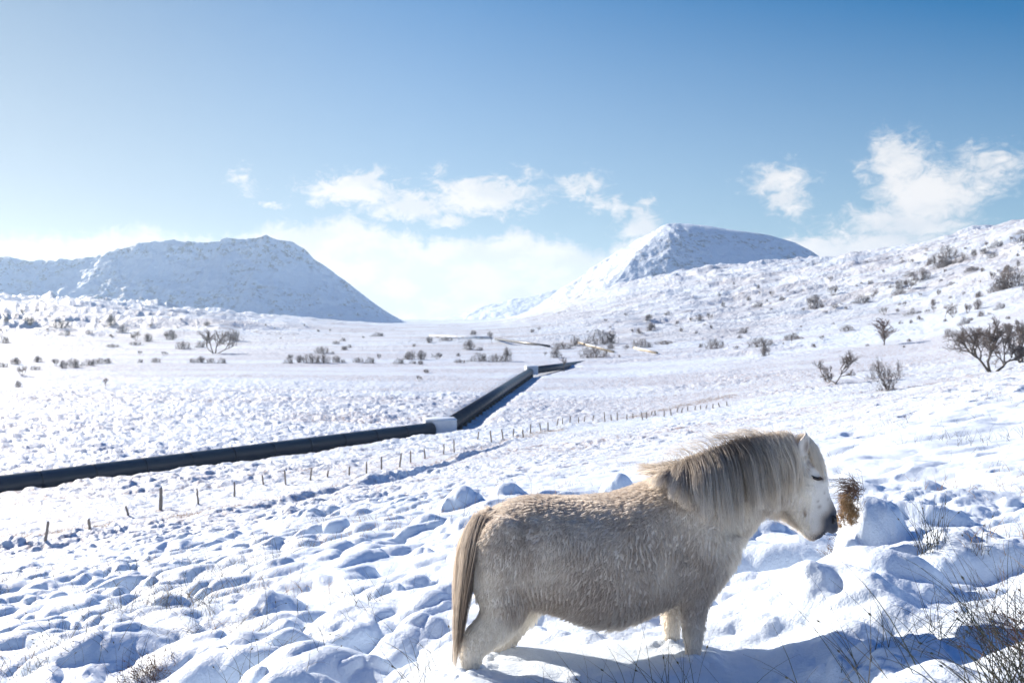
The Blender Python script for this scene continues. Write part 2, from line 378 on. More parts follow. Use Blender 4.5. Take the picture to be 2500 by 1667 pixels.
# ------------------------------------------------------------------ materials
def new_mat(name):
    m = bpy.data.materials.new(name); m.use_nodes = True; return m, NT(m.node_tree)
def finish(t, shader): t.t.links.new(shader, t.n('ShaderNodeOutputMaterial').inputs[0])
def snow_material():
    m, t = new_mat('snow')
    pos = t.n('ShaderNodeNewGeometry').outputs['Position']
    ln = t.n('ShaderNodeVectorMath', operation='LENGTH', ins={0: pos}).outputs['Value']
    nearf = t.math('SUBTRACT', 1.0, t.ramp(ln, 12, 60))
    midf = t.ramp(ln, 12, 50)
    # thin stems poking through the snow: a warm fleck pattern on mid and far ground
    patch = t.ramp(t.noise(pos, .035, 3, .6), .50, .70)
    fleck = t.ramp(t.noise(pos, 2.6, 6, .8), .47, .66)
    bandm = t.n('ShaderNodeMapping', ins={0: pos, 3: (.25, 1.0, 1.0)}).outputs[0]
    band = t.ramp(t.noise(bandm, .06, 4, .6), .36, .62)
    grass = t.math('MULTIPLY', t.math('MULTIPLY', t.math('ADD', fleck, .12), t.math('ADD', t.math('MULTIPLY', band, 1.1), t.math('MULTIPLY', patch, .35))), midf)
    farf = t.ramp(ln, 250, 500)
    heath = t.math('MULTIPLY', t.math('MULTIPLY', t.ramp(t.noise(pos, .26, 9, .8), .50, .60), t.ramp(t.noise(pos, .016, 5, .65), .47, .60)), farf)
    col = t.mix(grass, (.73, .83, .94), (.36, .265, .235))
    col = t.mix(t.math('MULTIPLY', heath, .75), col, (.16, .13, .13))
    b1 = t.noise(pos, 60, 4, .6); b2 = t.noise(pos, 5, 5, .6); b3 = t.noise(pos, .5, 6, .65)
    hgt = t.math('ADD', t.math('MULTIPLY', t.math('MULTIPLY', b1, nearf), .006), t.math('MULTIPLY', t.math('MULTIPLY', b2, t.math('MULTIPLY', midf, t.math('SUBTRACT', 1, t.ramp(ln, 120, 300)))), .16))
    hgt = t.math('ADD', hgt, t.math('MULTIPLY', t.math('MULTIPLY', b3, t.ramp(ln, 150, 400)), 1.6))
    bump = t.n('ShaderNodeBump', ins={'Strength': 1.0, 'Distance': 1.0, 'Height': hgt})
    p = t.n('ShaderNodeBsdfPrincipled', ins={'Base Color': col, 'Roughness': .55, 'Normal': bump.outputs[0]})
    p.inputs['Specular IOR Level'].default_value = .35
    finish(t, p.outputs[0])
    return m
M_SNOW = snow_material()

# ------------------------------------------------------------------ ground: one sheet, finest where the camera sees it
def build_ground():
    rs = [.25, .6, 1.0, 1.4, 1.8]
    r = 2.1
    while r < 3600:
        hb = np.interp(r, [3, 10, 20, 40, 60, 100], [1.6, 2.3, 3.4, 6, 8.5, 11])
        dr = .95 * r * r / (995 * hb)
        cap = np.interp(r, [3, 8, 20, 40, 80, 200, 400, 900, 1500, 3500], [.012, .025, .05, .11, .3, 1.1, 2.2, 5, 15, 80])
        dr = min(dr, cap); r += dr; rs.append(r)
    rs = np.array(rs)
    half = math.radians(30.5)
    fine = np.linspace(-half, half, 1250)
    side = half + (math.pi - half) * (np.linspace(0, 1, 130)[1:] ** 1.5)
    th = np.concatenate([-side[::-1], fine, side])
    R, T = np.meshgrid(rs, th, indexing='ij')
    X, Y = R * np.sin(T), R * np.cos(T)
    Z = gh(X, Y)
    v = np.stack([X, Y, Z], -1).reshape(-1, 3)
    f = grid_faces(len(rs), len(th))[:, ::-1]
    print('ground', v.shape, len(rs))
    # close the hole under the camera
    c = len(v); v = np.vstack([v, [[0, 0, float(Z[0].mean())]]])
    n = len(th)
    cap = np.array([[c, i + 1, i, i] for i in range(n - 1)])
    o = np_mesh('snow_ground', v, f, M_SNOW)
    tag(o, kind='structure')
    return o
build_ground()

# ------------------------------------------------------------------ mountains
def mountain(name, pts, D, depth_front, depth_back, floor_y, relief, seed, x0, x1, nu=560, nv=200, spur=None, calm=None):
    """heightfield whose crest follows pts (photo pixels) at depth D; front slope reaches floor_y"""
    px = np.linspace(x0, x1, nu)
    cy = np.interp(px, [p[0] for p in pts], [p[1] for p in pts])
    k = np.ones(5) / 5; cy = np.convolve(np.pad(cy, 2, 'edge'), k, 'valid')
    v = np.linspace(0, 1, nv)
    V, PX = np.meshgrid(v, px, indexing='ij')
    Y = np.where(V < .72, D - depth_front * (1 - V / .72), D + depth_back * (V - .72) / .28)
    X = (PX - 1250) / F * D            # straight in depth: the crest line is at D
    zc = np.array([z_from_y(c, D) for c in cy])[None, :]
    zf = z_from_y(floor_y, D - depth_front)
    t = np.clip(V / .72, 0, 1)
    s = np.where(V < .72, t ** .92 * (1 - .10 * np.sin(t * math.pi)), np.clip(1 - ((V - .72) / .28) ** 1.3, 0, 1))
    hgt = np.maximum(zc - zf, 0)
    Z = zf + hgt * s
    env = np.sin(np.clip(t, 0, 1) * math.pi) ** .7 * (V < .72) * np.clip(hgt / 60, 0, 1)
    if spur: Z = Z + spur(X, Y, PX, t, hgt) * (V < .72)
    if calm is not None: env = env * (1 - .88 * sstep(calm, calm + 50, PX) * sstep(.25, .5, t))
    cq = 1.0 if calm is None else 1 - .85 * sstep(calm - 30, calm + 40, PX)
    gul = ridged(X / 46 + .25 * fbm(X / 90, Y / 90, 2, seed + 3) * 4, Y / 170, 5, seed) - .5
    Z = Z + relief * env * (.6 * (ridged(X / 170, Y / 200, 3, seed + 5) - .5) + .8 * gul) + relief * .45 * env * fbm(X / 30, Y / 30, 6, seed + 9, .6)
    Z = Z + relief * .5 * np.clip(hgt / 60, 0, 1) * cq * np.exp(-((t - .93) / .10) ** 2) * (V < .72) * fbm(X / 22, Y / 12, 5, seed + 31, .6)
    Z = Z + cq * np.clip(hgt / 60, 0, 1) * 2.0 * fbm(X / 15, Y / 40, 4, seed + 20)
    o = np_mesh(name, np.stack([X, Y, Z], -1).reshape(-1, 3), grid_faces(nv, nu), M_MTN)
    return tag(o, kind='structure')
def mountain_material():
    m, t = new_mat('mountain_snow')
    pos = t.n('ShaderNodeNewGeometry').outputs['Position']
    nrm = t.n('ShaderNodeNewGeometry').outputs['Normal']
    nz = t.n('ShaderNodeSeparateXYZ', ins={0: nrm}).outputs[2]
    rock = t.math('MULTIPLY', t.math('MULTIPLY', t.ramp(t.noise(pos, .075, 9, .78), .50, .58), t.ramp(t.noise(pos, .009, 4, .6), .42, .54)), t.math('SUBTRACT', 1, t.ramp(nz, .80, .97)))
    col = t.mix(t.math('MULTIPLY', rock, .85), (.73, .83, .94), (.17, .17, .18))
    b = t.math('ADD', t.math('MULTIPLY', t.noise(pos, .05, 9, .65), 14), 0)
    bump = t.n('ShaderNodeBump', ins={'Strength': .7, 'Distance': 1.0, 'Height': b})
    p = t.n('ShaderNodeBsdfPrincipled', ins={'Base Color': col, 'Roughness': .7, 'Normal': bump.outputs[0]})
    finish(t, p.outputs[0]); return m
M_MTN = mountain_material()
LEFT_M = [(-900, 665), (-500, 640), (-200, 612), (0, 625), (80, 637), (160, 633), (229, 626), (266, 612), (319, 600), (372, 589), (425, 587), (468, 591), (532, 591), (553, 582), (633, 581), (648, 572), (664, 580), (712, 591),
          (744, 606), (765, 630), (808, 659), (850, 691), (904, 734), (951, 766), (983, 788), (1020, 800), (1100, 812)]
RIGHT_M = [(1080, 808), (1150, 792), (1240, 776), (1290, 760), (1330, 735), (1372, 702), (1409, 681), (1447, 654), (1473, 635), (1516, 609), (1569, 580), (1611, 559), (1643, 550), (1675, 549), (1728, 553), (1781, 561),
           (1850, 569), (1888, 577), (1941, 593), (1978, 612), (2005, 630), (2020, 639), (2080, 660), (2200, 690), (2500, 720)]
DIST_M = [(930, 800), (1000, 790), (1036, 782), (1116, 766), (1169, 750), (1250, 731), (1300, 722), (1380, 700), (1500, 690), (1700, 700)]
def spur_left(X, Y, PX, t, h):
    g = np.exp(-((PX - 760 - 60 * (1 - t)) / 90) ** 2)
    return -g * h * .10 * np.sin(t * math.pi)
def spur_right(X, Y, PX, t, h):
    # ridge running from the summit down towards the camera: left of it faces the sun, right of it is in shade
    c = 1655 - 260 * (1 - t)
    g = np.clip(1 - np.abs(PX - c) / 330, 0, 1)
    return h * .32 * g * np.sin(t * math.pi) ** .8
mountain('left_mountain', LEFT_M, 2050, 205, 300, 800, 17, 301, -900, 1100, spur=spur_left)
mountain('right_mountain', RIGHT_M, 1900, 275, 300, 790, 9, 351, 1080, 2500, spur=spur_right, calm=1640)
mountain('distant_ridge', DIST_M, 3600, 400, 300, 806, 10, 401, 930, 1700, nu=200, nv=80)

# ------------------------------------------------------------------ haze: the air of the valley
def haze():
    x0, x1, y0, y1, z0, z1 = -4300, 4300, -3800, 4300, -260, 195
    v = [(x, y, z) for x in (x0, x1) for y in (y0, y1) for z in (z0, z1)]
    f = [(0, 1, 3, 2), (4, 6, 7, 5), (0, 4, 5, 1), (2, 3, 7, 6), (0, 2, 6, 4), (1, 5, 7, 3)]
    m = bpy.data.materials.new('air'); m.use_nodes = True; t = NT(m.node_tree)
    vol = t.n('ShaderNodeVolumePrincipled', ins={'Color': (.62, .82, 1.0, 1), 'Density': .0001, 'Anisotropy': .5})
    t.t.links.new(vol.outputs[0], t.n('ShaderNodeOutputMaterial').inputs[1])
    o = np_mesh('haze', v, f, m, smooth=False); tag(o, kind='stuff')
haze()

# ================================================================== strands
RNG = np.random.RandomState(11)
def strands(name, pts, rad, tone, mat, parent=None):
    """pts (n,k,3) polylines, rad (n,k), tone (n,) -> one hair-curves object"""
    n, k, _ = pts.shape
    hc = bpy.data.hair_curves.new(name)
    hc.add_curves([k] * n)
    hc.attributes['position'].data.foreach_set('vector', pts.astype(np.float32).ravel())
    a = hc.attributes.get('radius') or hc.attributes.new('radius', 'FLOAT', 'POINT')
    a.data.foreach_set('value', rad.astype(np.float32).ravel())
    a = hc.attributes.new('tone', 'FLOAT', 'POINT')
    a.data.foreach_set('value', (np.repeat(tone[:, None], k, 1) if tone.ndim == 1 else tone).astype(np.float32).ravel())
    hc.materials.append(mat)
    o = bpy.data.objects.new(name, hc); COL.objects.link(o)
    if parent: o.parent = parent
    return o
def hair_mat(name, dark, light, trans=.35, rough=.6):
    m, t = new_mat(name)
    a = t.n('ShaderNodeAttribute', attribute_name='tone').outputs['Fac']
    col = t.mix(a, dark, light)
    p = t.n('ShaderNodeBsdfPrincipled', ins={'Base Color': col, 'Roughness': rough})
    p.inputs['Specular IOR Level'].default_value = .25
    tr = t.n('ShaderNodeBsdfTranslucent', ins={0: col})
    mx = t.n('ShaderNodeMixShader', ins={0: trans, 1: p.outputs[0], 2: tr.outputs[0]})
    finish(t, mx.outputs[0]); return m
def to_np(vs): return np.array([tuple(v) for v in vs], float)
def noise3(p, s, seed):
    """cheap smooth 3-component noise"""
    return np.stack([vnoise(p[:, 0] * s + p[:, 1] * s * .7, p[:, 2] * s + p[:, 1] * s * .5, seed + q) - .5 for q in range(3)], -1) * 2

# ================================================================== pony
D0 = 4.40
def Q(px, py, w=0.0): return P(px, py, D0 + w)
MPP = D0 / F
def tube_mesh(points, radii, seg=16, sub=6, squash=None):
    """smooth tapered tube through points; returns verts, quads"""
    pts = to_np(points); rad = np.array(radii, float)
    if rad.ndim == 1: rad = np.stack([rad, rad], -1)
    n = len(pts); t = np.linspace(0, n - 1, (n - 1) * sub + 1)
    def cr(a):
        i = np.clip(np.floor(t).astype(int), 0, n - 2); f = (t - i)[:, None]
        ip = np.clip(i - 1, 0, n - 1); i2 = np.clip(i + 2, 0, n - 1)
        p0, p1, p2, p3 = a[ip], a[i], a[i + 1], a[i2]
        return .5 * (2 * p1 + (p2 - p0) * f + (2 * p0 - 5 * p1 + 4 * p2 - p3) * f ** 2 + (-p0 + 3 * p1 - 3 * p2 + p3) * f ** 3)
    c = cr(pts); r = np.maximum(cr(rad), 1e-4)
    T = np.gradient(c, axis=0); T /= np.linalg.norm(T, axis=1)[:, None] + 1e-9
    up = np.array([0, 1.0, 0]); A = np.cross(T, up); A /= np.linalg.norm(A, axis=1)[:, None] + 1e-9   # in-plane axis
    B = np.cross(A, T)
    an = np.linspace(0, 2 * math.pi, seg, endpoint=False)
    V = c[:, None, :] + A[:, None, :] * (np.cos(an)[None, :, None] * r[:, None, :1]) + B[:, None, :] * (np.sin(an)[None, :, None] * r[:, None, 1:])
    m = len(c); V = V.reshape(-1, 3)
    F_ = []
    for i in range(m - 1):
        for j in range(seg): F_.append((i * seg + j, i * seg + (j + 1) % seg, (i + 1) * seg + (j + 1) % seg, (i + 1) * seg + j))
    a, b = len(V), len(V) + 1
    V = np.vstack([V, c[:1], c[-1:]])
    for j in range(seg):
        F_.append((a, (j + 1) % seg, j, a)); F_.append((b, (m - 1) * seg + j, (m - 1) * seg + (j + 1) % seg, b))
    return V, F_
def join_raw(parts):
    vs, fs, o = [], [], 0
    for v, f in parts:
        vs.append(v); fs += [tuple(dict.fromkeys(i + o for i in q)) for q in f]; o += len(v)
    return np.vstack(vs), fs
def pony_parts():
    parts = []
    # torso
    st = [(1153, 1290, 1400, .05), (1163, 1272, 1445, .12), (1190, 1250, 1478, .18), (1240, 1223, 1480, .225), (1290, 1213, 1474, .245), (1340, 1212, 1480, .262), (1400, 1217, 1500, .285), (1450, 1213, 1516, .295),
          (1500, 1206, 1518, .292), (1550, 1188, 1503, .278), (1600, 1168, 1482, .258), (1650, 1155, 1466, .238), (1700, 1165, 1462, .215), (1745, 1192, 1430, .18), (1783, 1240, 1385, .12), (1797, 1290, 1345, .05)]
    seg = 40; an = np.linspace(0, 2 * math.pi, seg, endpoint=False)
    tx = np.linspace(0, len(st) - 1, (len(st) - 1) * 5 + 1); S = np.array(st, float)
    S = np.stack([np.interp(tx, range(len(st)), S[:, q]) for q in range(4)], -1)
    for q in (1, 2, 3):
        for _ in range(3): S[1:-1, q] = (S[:-2, q] + 2 * S[1:-1, q] + S[2:, q]) / 4
    rings = []
    for x, a, b, hw in S:
        t, bo = Q(x, a), Q(x, b); c = (t + bo) / 2; hh = (t.z - bo.z) / 2
        ring = []
        for th in an:
            cc, ss = math.cos(th), math.sin(th)
            pw = .86
            yy = hw * math.copysign(abs(ss) ** pw, ss) * (1 - .12 * max(cc, 0) ** 2); zz = hh * math.copysign(abs(cc) ** (pw if cc < 0 else .95), cc)
            ring.append((c.x, D0 + yy, c.z + zz))
        rings.append(ring)
    V = np.array(rings).reshape(-1, 3); m = len(rings); Fs = []
    for i in range(m - 1):
        for j in range(seg): Fs.append((i * seg + j, i * seg + (j + 1) % seg, (i + 1) * seg + (j + 1) % seg, (i + 1) * seg + j))
    a, b = len(V), len(V) + 1
    V = np.vstack([V, V[:seg].mean(0)[None], V[-seg:].mean(0)[None]])
    for j in range(seg): Fs.append((a, (j + 1) % seg, j, a)); Fs.append((b, (m - 1) * seg + j, (m - 1) * seg + (j + 1) % seg, b))
    parts.append((V, Fs))
    k = MPP
    # neck: in-plane half depth, half width
    parts.append(tube_mesh([Q(1640, 1330), Q(1690, 1275), Q(1745, 1228), Q(1800, 1185), Q(1850, 1162), Q(1895, 1150), Q(1925, 1150)],
                           [(150 * k, .19), (133 * k, .165), (115 * k, .135), (99 * k, .115), (88 * k, .10), (78 * k, .09), (62 * k, .08)], 28))
    # head
    hs = [((1972, 1088), (1900, 1135), .070), ((2000, 1120), (1893, 1185), .090), ((2012, 1152), (1900, 1228), .092), ((2017, 1185), (1922, 1256), .076), ((2024, 1208), (1940, 1276), .064),
          ((2034, 1230), (1952, 1295), .060), ((2043, 1252), (1964, 1309), .060), ((2046, 1268), (1978, 1308), .054), ((2038, 1282), (1992, 1304), .040)]
    parts.append(tube_mesh([(Q(*a) + Q(*b)) / 2 for a, b, _ in hs], [(math.dist(a, b) / 2 * k, wd) for a, b, wd in hs], 28))
    # cheek, brow, nostril, lips
    def ball(px, py, w, rx, ry, rz):
        parts.append(tube_mesh([Q(px, py, w) + Vector((0, 0, z)) for z in (-rz * .98, -rz * .7, 0, rz * .7, rz * .98)], [(rx * f, ry * f) for f in (.15, .7, 1, .7, .15)], 16))
    for s in (-1, 1):
        ball(1925, 1195, s * .050, .075, .045, .085)     # jaw
        ball(2000, 1190, s * .050, .016, .018, .075)     # facial crest
        ball(2030, 1266, s * .030, .020, .018, .024)     # nostril wing
        ball(1700, 1310, s * .178, .11, .065, .19)        # shoulder
        ball(1232, 1365, s * .170, .12, .078, .19)       # haunch
        parts.append(tube_mesh([Q(1762, 1300, s * .08), Q(1752, 1350, s * .085), Q(1728, 1400, s * .09), Q(1706, 1450, s * .11), Q(1696, 1500, s * .13)], [(.085, .09), (.085, .09), (.075, .08), (.058, .06), (.04, .04)], 18))         # breast
    ball(2029, 1284, 0, .029, .052, .034); ball(1996, 1300, 0, .025, .042, .024)   # upper and lower lip
    # ears
    for s, (bx, by), (tx_, ty) in ((-1, (1958, 1102), (1966, 1047)), (1, (1948, 1098), (1952, 1056))):
        w0 = s * .055
        parts.append(tube_mesh([Q(bx - 4, by + 14, w0), Q(bx, by, w0), Q(bx + 4, by - 18, w0 + s * .006), Q((bx + tx_) / 2 + 6, by - 34, w0 + s * .008), Q(tx_, ty, w0 + s * .004)],
                               [(.026, .022), (.029, .020), (.028, .016), (.018, .010), (.003, .003)], 14))
    # legs (px, py, radius in the picture plane, radius across)
    def leg(w, pts): parts.append(tube_mesh([Q(x, y, w + dw) for x, y, r, q, dw in pts], [(r, q) for x, y, r, q, dw in pts], 20))
    leg(-.13, [(1712, 1340, .12, .07, .02), (1702, 1400, .105, .07, 0), (1696, 1440, .078, .062, 0), (1694, 1480, .058, .052, 0), (1693, 1515, .046, .044, 0), (1692, 1545, .040, .040, 0), (1692, 1580, .032, .032, 0), (1692, 1620, .034, .034, 0), (1698, 1645, .042, .040, 0), (1704, 1675, .052, .050, 0)])
    leg(.13, [(1680, 1360, .11, .07, 0), (1664, 1420, .09, .06, 0), (1650, 1460, .062, .05, 0), (1643, 1495, .045, .044, 0), (1641, 1530, .038, .038, 0), (1640, 1570, .030, .030, 0), (1641, 1615, .032, .032, 0), (1648, 1650, .045, .043, 0)])
    leg(-.14, [(1225, 1340, .15, .08, .02), (1228, 1400, .150, .09, .01), (1232, 1450, .130, .085, 0), (1226, 1492, .098, .07, 0), (1208, 1525, .082, .062, 0), (1176, 1556, .068, .054, 0), (1157, 1580, .056, .046, 0), (1151, 1605, .046, .040, 0), (1150, 1650, .034, .034, 0), (1158, 1690, .05, .048, 0)])
    leg(.14, [(1250, 1380, .14, .08, 0), (1275, 1440, .12, .08, 0), (1268, 1490, .085, .065, 0), (1250, 1530, .062, .052, 0), (1230, 1565, .052, .045, 0), (1212, 1592, .044, .038, 0), (1202, 1620, .034, .032, 0), (1197, 1660, .034, .034, 0), (1205, 1700, .05, .048, 0)])
    # dock of the tail
    parts.append(tube_mesh([Q(1205, 1262), Q(1180, 1272), Q(1160, 1298), Q(1152, 1330)], [.05, .042, .030, .014], 14))
    return parts
def build_body(root):
    V, Fs = join_raw(pony_parts())
    me = bpy.data.meshes.new('body'); me.from_pydata([tuple(v) for v in V], [], Fs); me.update()
    o = bpy.data.objects.new('body', me); COL.objects.link(o)
    m = o.modifiers.new('r', 'REMESH'); m.mode = 'VOXEL'; m.voxel_size = .0085
    s = o.modifiers.new('s', 'SMOOTH'); s.iterations = 7; s.factor = .6
    dg = bpy.context.evaluated_depsgraph_get(); dg.update()
    me2 = bpy.data.meshes.new_from_object(o.evaluated_get(dg)); me2.name = 'body'
    o.modifiers.clear(); o.data = me2
    n = len(me2.polygons); me2.polygons.foreach_set('use_smooth', np.ones(n, bool))
    co = np.empty(len(me2.vertices) * 3, np.float32); me2.vertices.foreach_get('co', co); co = co.reshape(-1, 3)
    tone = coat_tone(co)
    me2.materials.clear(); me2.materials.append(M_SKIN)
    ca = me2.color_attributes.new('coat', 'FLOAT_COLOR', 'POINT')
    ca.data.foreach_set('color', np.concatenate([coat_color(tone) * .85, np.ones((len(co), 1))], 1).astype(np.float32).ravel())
    o.parent = root
    return o
def pxpy(p):
    """world points near the pony -> photo pixels"""
    x, y, z = p[:, 0], p[:, 1], p[:, 2]
    f = y * CP - z * SP; u = y * SP + z * CP
    return 1250 + F * x / f, 833.5 - F * u / f
def coat_tone(p):
    """0..1 cream; <0 towards grey skin (muzzle, eye, freckles). Works on the pony's own positions"""
    px, py = p_ref(p)
    n1 = fbm(p[:, 0] * 5, p[:, 2] * 5 + p[:, 1] * 3, 4, 501); n2 = fbm(p[:, 0] * 22, p[:, 2] * 22, 3, 511)
    t = .62 + .22 * n1 + .12 * n2
    # darker, dingier flank; paler rump edge, belly line, chest, legs and face
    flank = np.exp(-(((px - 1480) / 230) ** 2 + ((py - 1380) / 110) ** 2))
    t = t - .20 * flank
    t = t - .20 * np.exp(-(((px - 1705) / 42) ** 2 + ((py - 1385) / 60) ** 2)) - .16 * np.exp(-(((px - 1250) / 40) ** 2 + ((py - 1455) / 35) ** 2)) + .22 * np.exp(-(((px - 1340) / 26) ** 2 + ((py - 1320) / 60) ** 2)) + .15 * np.exp(-(((px - 1235) / 50) ** 2 + ((py - 1225) / 22) ** 2)) - .15 * np.exp(-(((px - 1560) / 90) ** 2 + ((py - 1200) / 35) ** 2))  # hip and shoulder form shading painted into the coat tone, plus a lighter whorl
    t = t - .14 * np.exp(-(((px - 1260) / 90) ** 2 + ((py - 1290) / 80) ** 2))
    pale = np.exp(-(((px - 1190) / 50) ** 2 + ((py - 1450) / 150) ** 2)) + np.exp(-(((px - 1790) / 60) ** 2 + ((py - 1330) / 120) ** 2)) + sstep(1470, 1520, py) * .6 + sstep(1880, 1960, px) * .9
    pale = pale + .8 * np.exp(-(((px - 1450) / 170) ** 2 + ((py - 1525) / 30) ** 2))  # light bounced off the snow, painted into the belly as paler coat
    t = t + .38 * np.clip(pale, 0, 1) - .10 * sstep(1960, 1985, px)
    t = np.clip(t, .05, 1)
    # muzzle and lips
    mz = np.exp(-(((px - 2024) / 30) ** 4 + ((py - 1280) / 34) ** 4)) + .75 * np.exp(-(((px - 1994) / 22) ** 2 + ((py - 1308) / 14) ** 2)) + .7 * np.exp(-(((px - 2030) / 16) ** 2 + ((py - 1238) / 20) ** 2))
    mz = np.clip(mz * (1.12 + .3 * n2), 0, 1)
    eye = .8 * np.exp(-(((px - 1998) / 11) ** 2 + ((py - 1163) / 6) ** 2))
    ear = .75 * np.exp(-(((px - 1958) / 8) ** 2 + ((py - 1084) / 20) ** 2)) * (.7 + .6 * n2)
    fre = np.zeros_like(px)
    for fx, fy, fr in ((1963, 1122, 7), (1972, 1130, 5), (2003, 1196, 3), (2014, 1214, 3), (1955, 1243, 6), (1990, 1230, 5), (1985, 1216, 3.5), (2008, 1243, 4), (1960, 1138, 4), (1996, 1256, 3)):
        fre = np.maximum(fre, .5 * np.exp(-(((px - fx) ** 2 + (py - fy) ** 2) / fr ** 2)))
    g = np.clip(np.maximum.reduce([mz, eye, ear, fre]), 0, 1)
    return t - g * (t + 1)
def p_ref(p):
    # orthographic reading of the pony's own side profile, in photo pixels at the body's middle plane
    z = p[:, 2]; x = p[:, 0]
    u = (D0 * SP + z * CP) / (D0 * CP - z * SP)
    return 1250 + x / (D0 * CP - z * SP) * F, 833.5 - F * u
def coat_color(t):
    cream = np.array([.96, .90, .81]); dirt_shade = np.array([.51, .43, .36]); grey = np.array([.085, .088, .105])
    a = np.clip(t, 0, 1)[:, None]; b = np.clip(-t, 0, 1)[:, None]
    c = dirt_shade + (cream - dirt_shade) * a
    return c + (grey - c) * b
def skin_mat():
    m, t = new_mat('pony_hide')
    a = t.n('ShaderNodeVertexColor', layer_name='coat').outputs[0]
    pos = t.n('ShaderNodeNewGeometry').outputs['Position']
    b = t.n('ShaderNodeBump', ins={'Strength': .5, 'Distance': .004, 'Height': t.noise(pos, 180, 3, .6)})
    p = t.n('ShaderNodeBsdfPrincipled', ins={'Base Color': a, 'Roughness': .75, 'Normal': b.outputs[0]})
    p.inputs['Specular IOR Level'].default_value = .2
    finish(t, p.outputs[0]); return m
M_SKIN = skin_mat()
def coat_mat():
    m, t = new_mat('coat_hair')
    a = t.n('ShaderNodeAttribute', attribute_name='tone').outputs['Fac']
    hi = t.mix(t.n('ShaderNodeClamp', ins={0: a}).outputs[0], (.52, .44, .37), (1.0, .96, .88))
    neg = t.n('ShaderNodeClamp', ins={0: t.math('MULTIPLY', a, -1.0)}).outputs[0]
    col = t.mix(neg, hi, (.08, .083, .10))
    p = t.n('ShaderNodeBsdfPrincipled', ins={'Base Color': col, 'Roughness': .65})
    p.inputs['Specular IOR Level'].default_value = .2
    tr = t.n('ShaderNodeBsdfTranslucent', ins={0: col})
    finish(t, t.n('ShaderNodeMixShader', ins={0: .62, 1: p.outputs[0], 2: tr.outputs[0]}).outputs[0]); return m
def build_coat(body, root, N=130000):
    me = body.data
    me.calc_loop_triangles()
    nt = len(me.loop_triangles)
    tri = np.empty(nt * 3, np.int32); me.loop_triangles.foreach_get('vertices', tri); tri = tri.reshape(-1, 3)
    co = np.empty(len(me.vertices) * 3, np.float32); me.vertices.foreach_get('co', co); co = co.reshape(-1, 3).astype(float)
    no = np.empty(len(me.vertices) * 3, np.float32); me.vertices.foreach_get('normal', no); no = no.reshape(-1, 3).astype(float)
    a, b, c = co[tri[:, 0]], co[tri[:, 1]], co[tri[:, 2]]
    area = np.linalg.norm(np.cross(b - a, c - a), axis=1)
    ctr = (a + b + c) / 3
    px, py = p_ref(ctr)
    wgt = area * (1 + .8 * (ctr[:, 1] < D0) + 2.4 * (px > 1880) + .5 * (py > 1480)) * (py < 1660)
    idx = RNG.choice(nt, N, p=wgt / wgt.sum())
    u, v = RNG.rand(N), RNG.rand(N); f = u + v > 1; u[f], v[f] = 1 - u[f], 1 - v[f]; w0 = 1 - u - v
    W3 = np.stack([w0, u, v], -1)
    p = (co[tri[idx]] * W3[..., None]).sum(1); n = (no[tri[idx]] * W3[..., None]).sum(1)
    n /= np.linalg.norm(n, axis=1)[:, None] + 1e-9
    px, py = p_ref(p)
    # growth direction
    flow = np.zeros((N, 3)); flow[:, 0] = -.35; flow[:, 2] = -1
    head = sstep(1875, 1920, px); flow[:, 0] += head * .75
    legm = sstep(1440, 1500, py) * (px < 1330) ; flow[:, 0] += legm * .1
    back = (1 - sstep(1230, 1290, py)) * (px < 1620); flow[:, 0] -= back * 1.0
    chest = sstep(1720, 1790, px) * (1 - head); flow[:, 0] += chest * .35
    flk = np.exp(-(((px - 1450) / 280) ** 2 + ((py - 1370) / 150) ** 2))
    flow += .5 * noise3(p, 9, 601) + (.45 - .3 * flk)[:, None] * noise3(p, 40, 607)
    tan = flow - (flow * n).sum(1)[:, None] * n; tan /= np.linalg.norm(tan, axis=1)[:, None] + 1e-9
    side = np.cross(n, tan)
    L = .025 + .006 * RNG.randn(N)
    earz = (py < 1102) * (px > 1935); L = L * (1 - .75 * earz)
    L = L * (1 + .35 * sstep(1450, 1520, py) * (px > 1300) * (px < 1640)) * (1 + .25 * chest)
    L = L * (1 - .38 * head * sstep(1950, 1985, px) - .26 * head)
    L = L * (1 - .25 * sstep(1500, 1560, py) * ((px < 1300) | (px > 1600)))
    L = L * (1 - .65 * (px < 1172) * (py < 1430) * (py > 1285))
    muzzle = sstep(2000, 2025, px) * sstep(1225, 1250, py); L = L * (1 - .5 * muzzle)
    L = np.clip(L, .003, .07)
    # wavy ridges of damp winter coat on the flank
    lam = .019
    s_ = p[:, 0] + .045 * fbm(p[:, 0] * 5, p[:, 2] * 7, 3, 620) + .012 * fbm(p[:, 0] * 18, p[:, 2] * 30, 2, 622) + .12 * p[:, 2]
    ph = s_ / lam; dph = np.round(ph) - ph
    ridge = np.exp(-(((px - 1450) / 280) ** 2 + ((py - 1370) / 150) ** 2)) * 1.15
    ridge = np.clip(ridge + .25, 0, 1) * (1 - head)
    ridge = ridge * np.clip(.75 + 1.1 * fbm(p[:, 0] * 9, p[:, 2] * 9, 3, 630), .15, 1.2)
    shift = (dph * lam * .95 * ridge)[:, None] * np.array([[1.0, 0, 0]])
    shift -= (shift * n).sum(1)[:, None] * n
    # small random clumps
    cell = .017; g = np.floor(p / cell).astype(np.int64)
    key = g[:, 0] * 73856093 ^ g[:, 1] * 19349663 ^ g[:, 2] * 83492791
    uq, inv = np.unique(key, return_inverse=True)
    cen = np.stack([np.bincount(inv, p[:, q]) for q in range(3)], -1) / np.bincount(inv)[:, None]
    cl = (cen[inv] - p); cl -= (cl * n).sum(1)[:, None] * n
    clk = RNG.rand(len(uq))[inv]
    L = L * (.78 + .44 * clk)
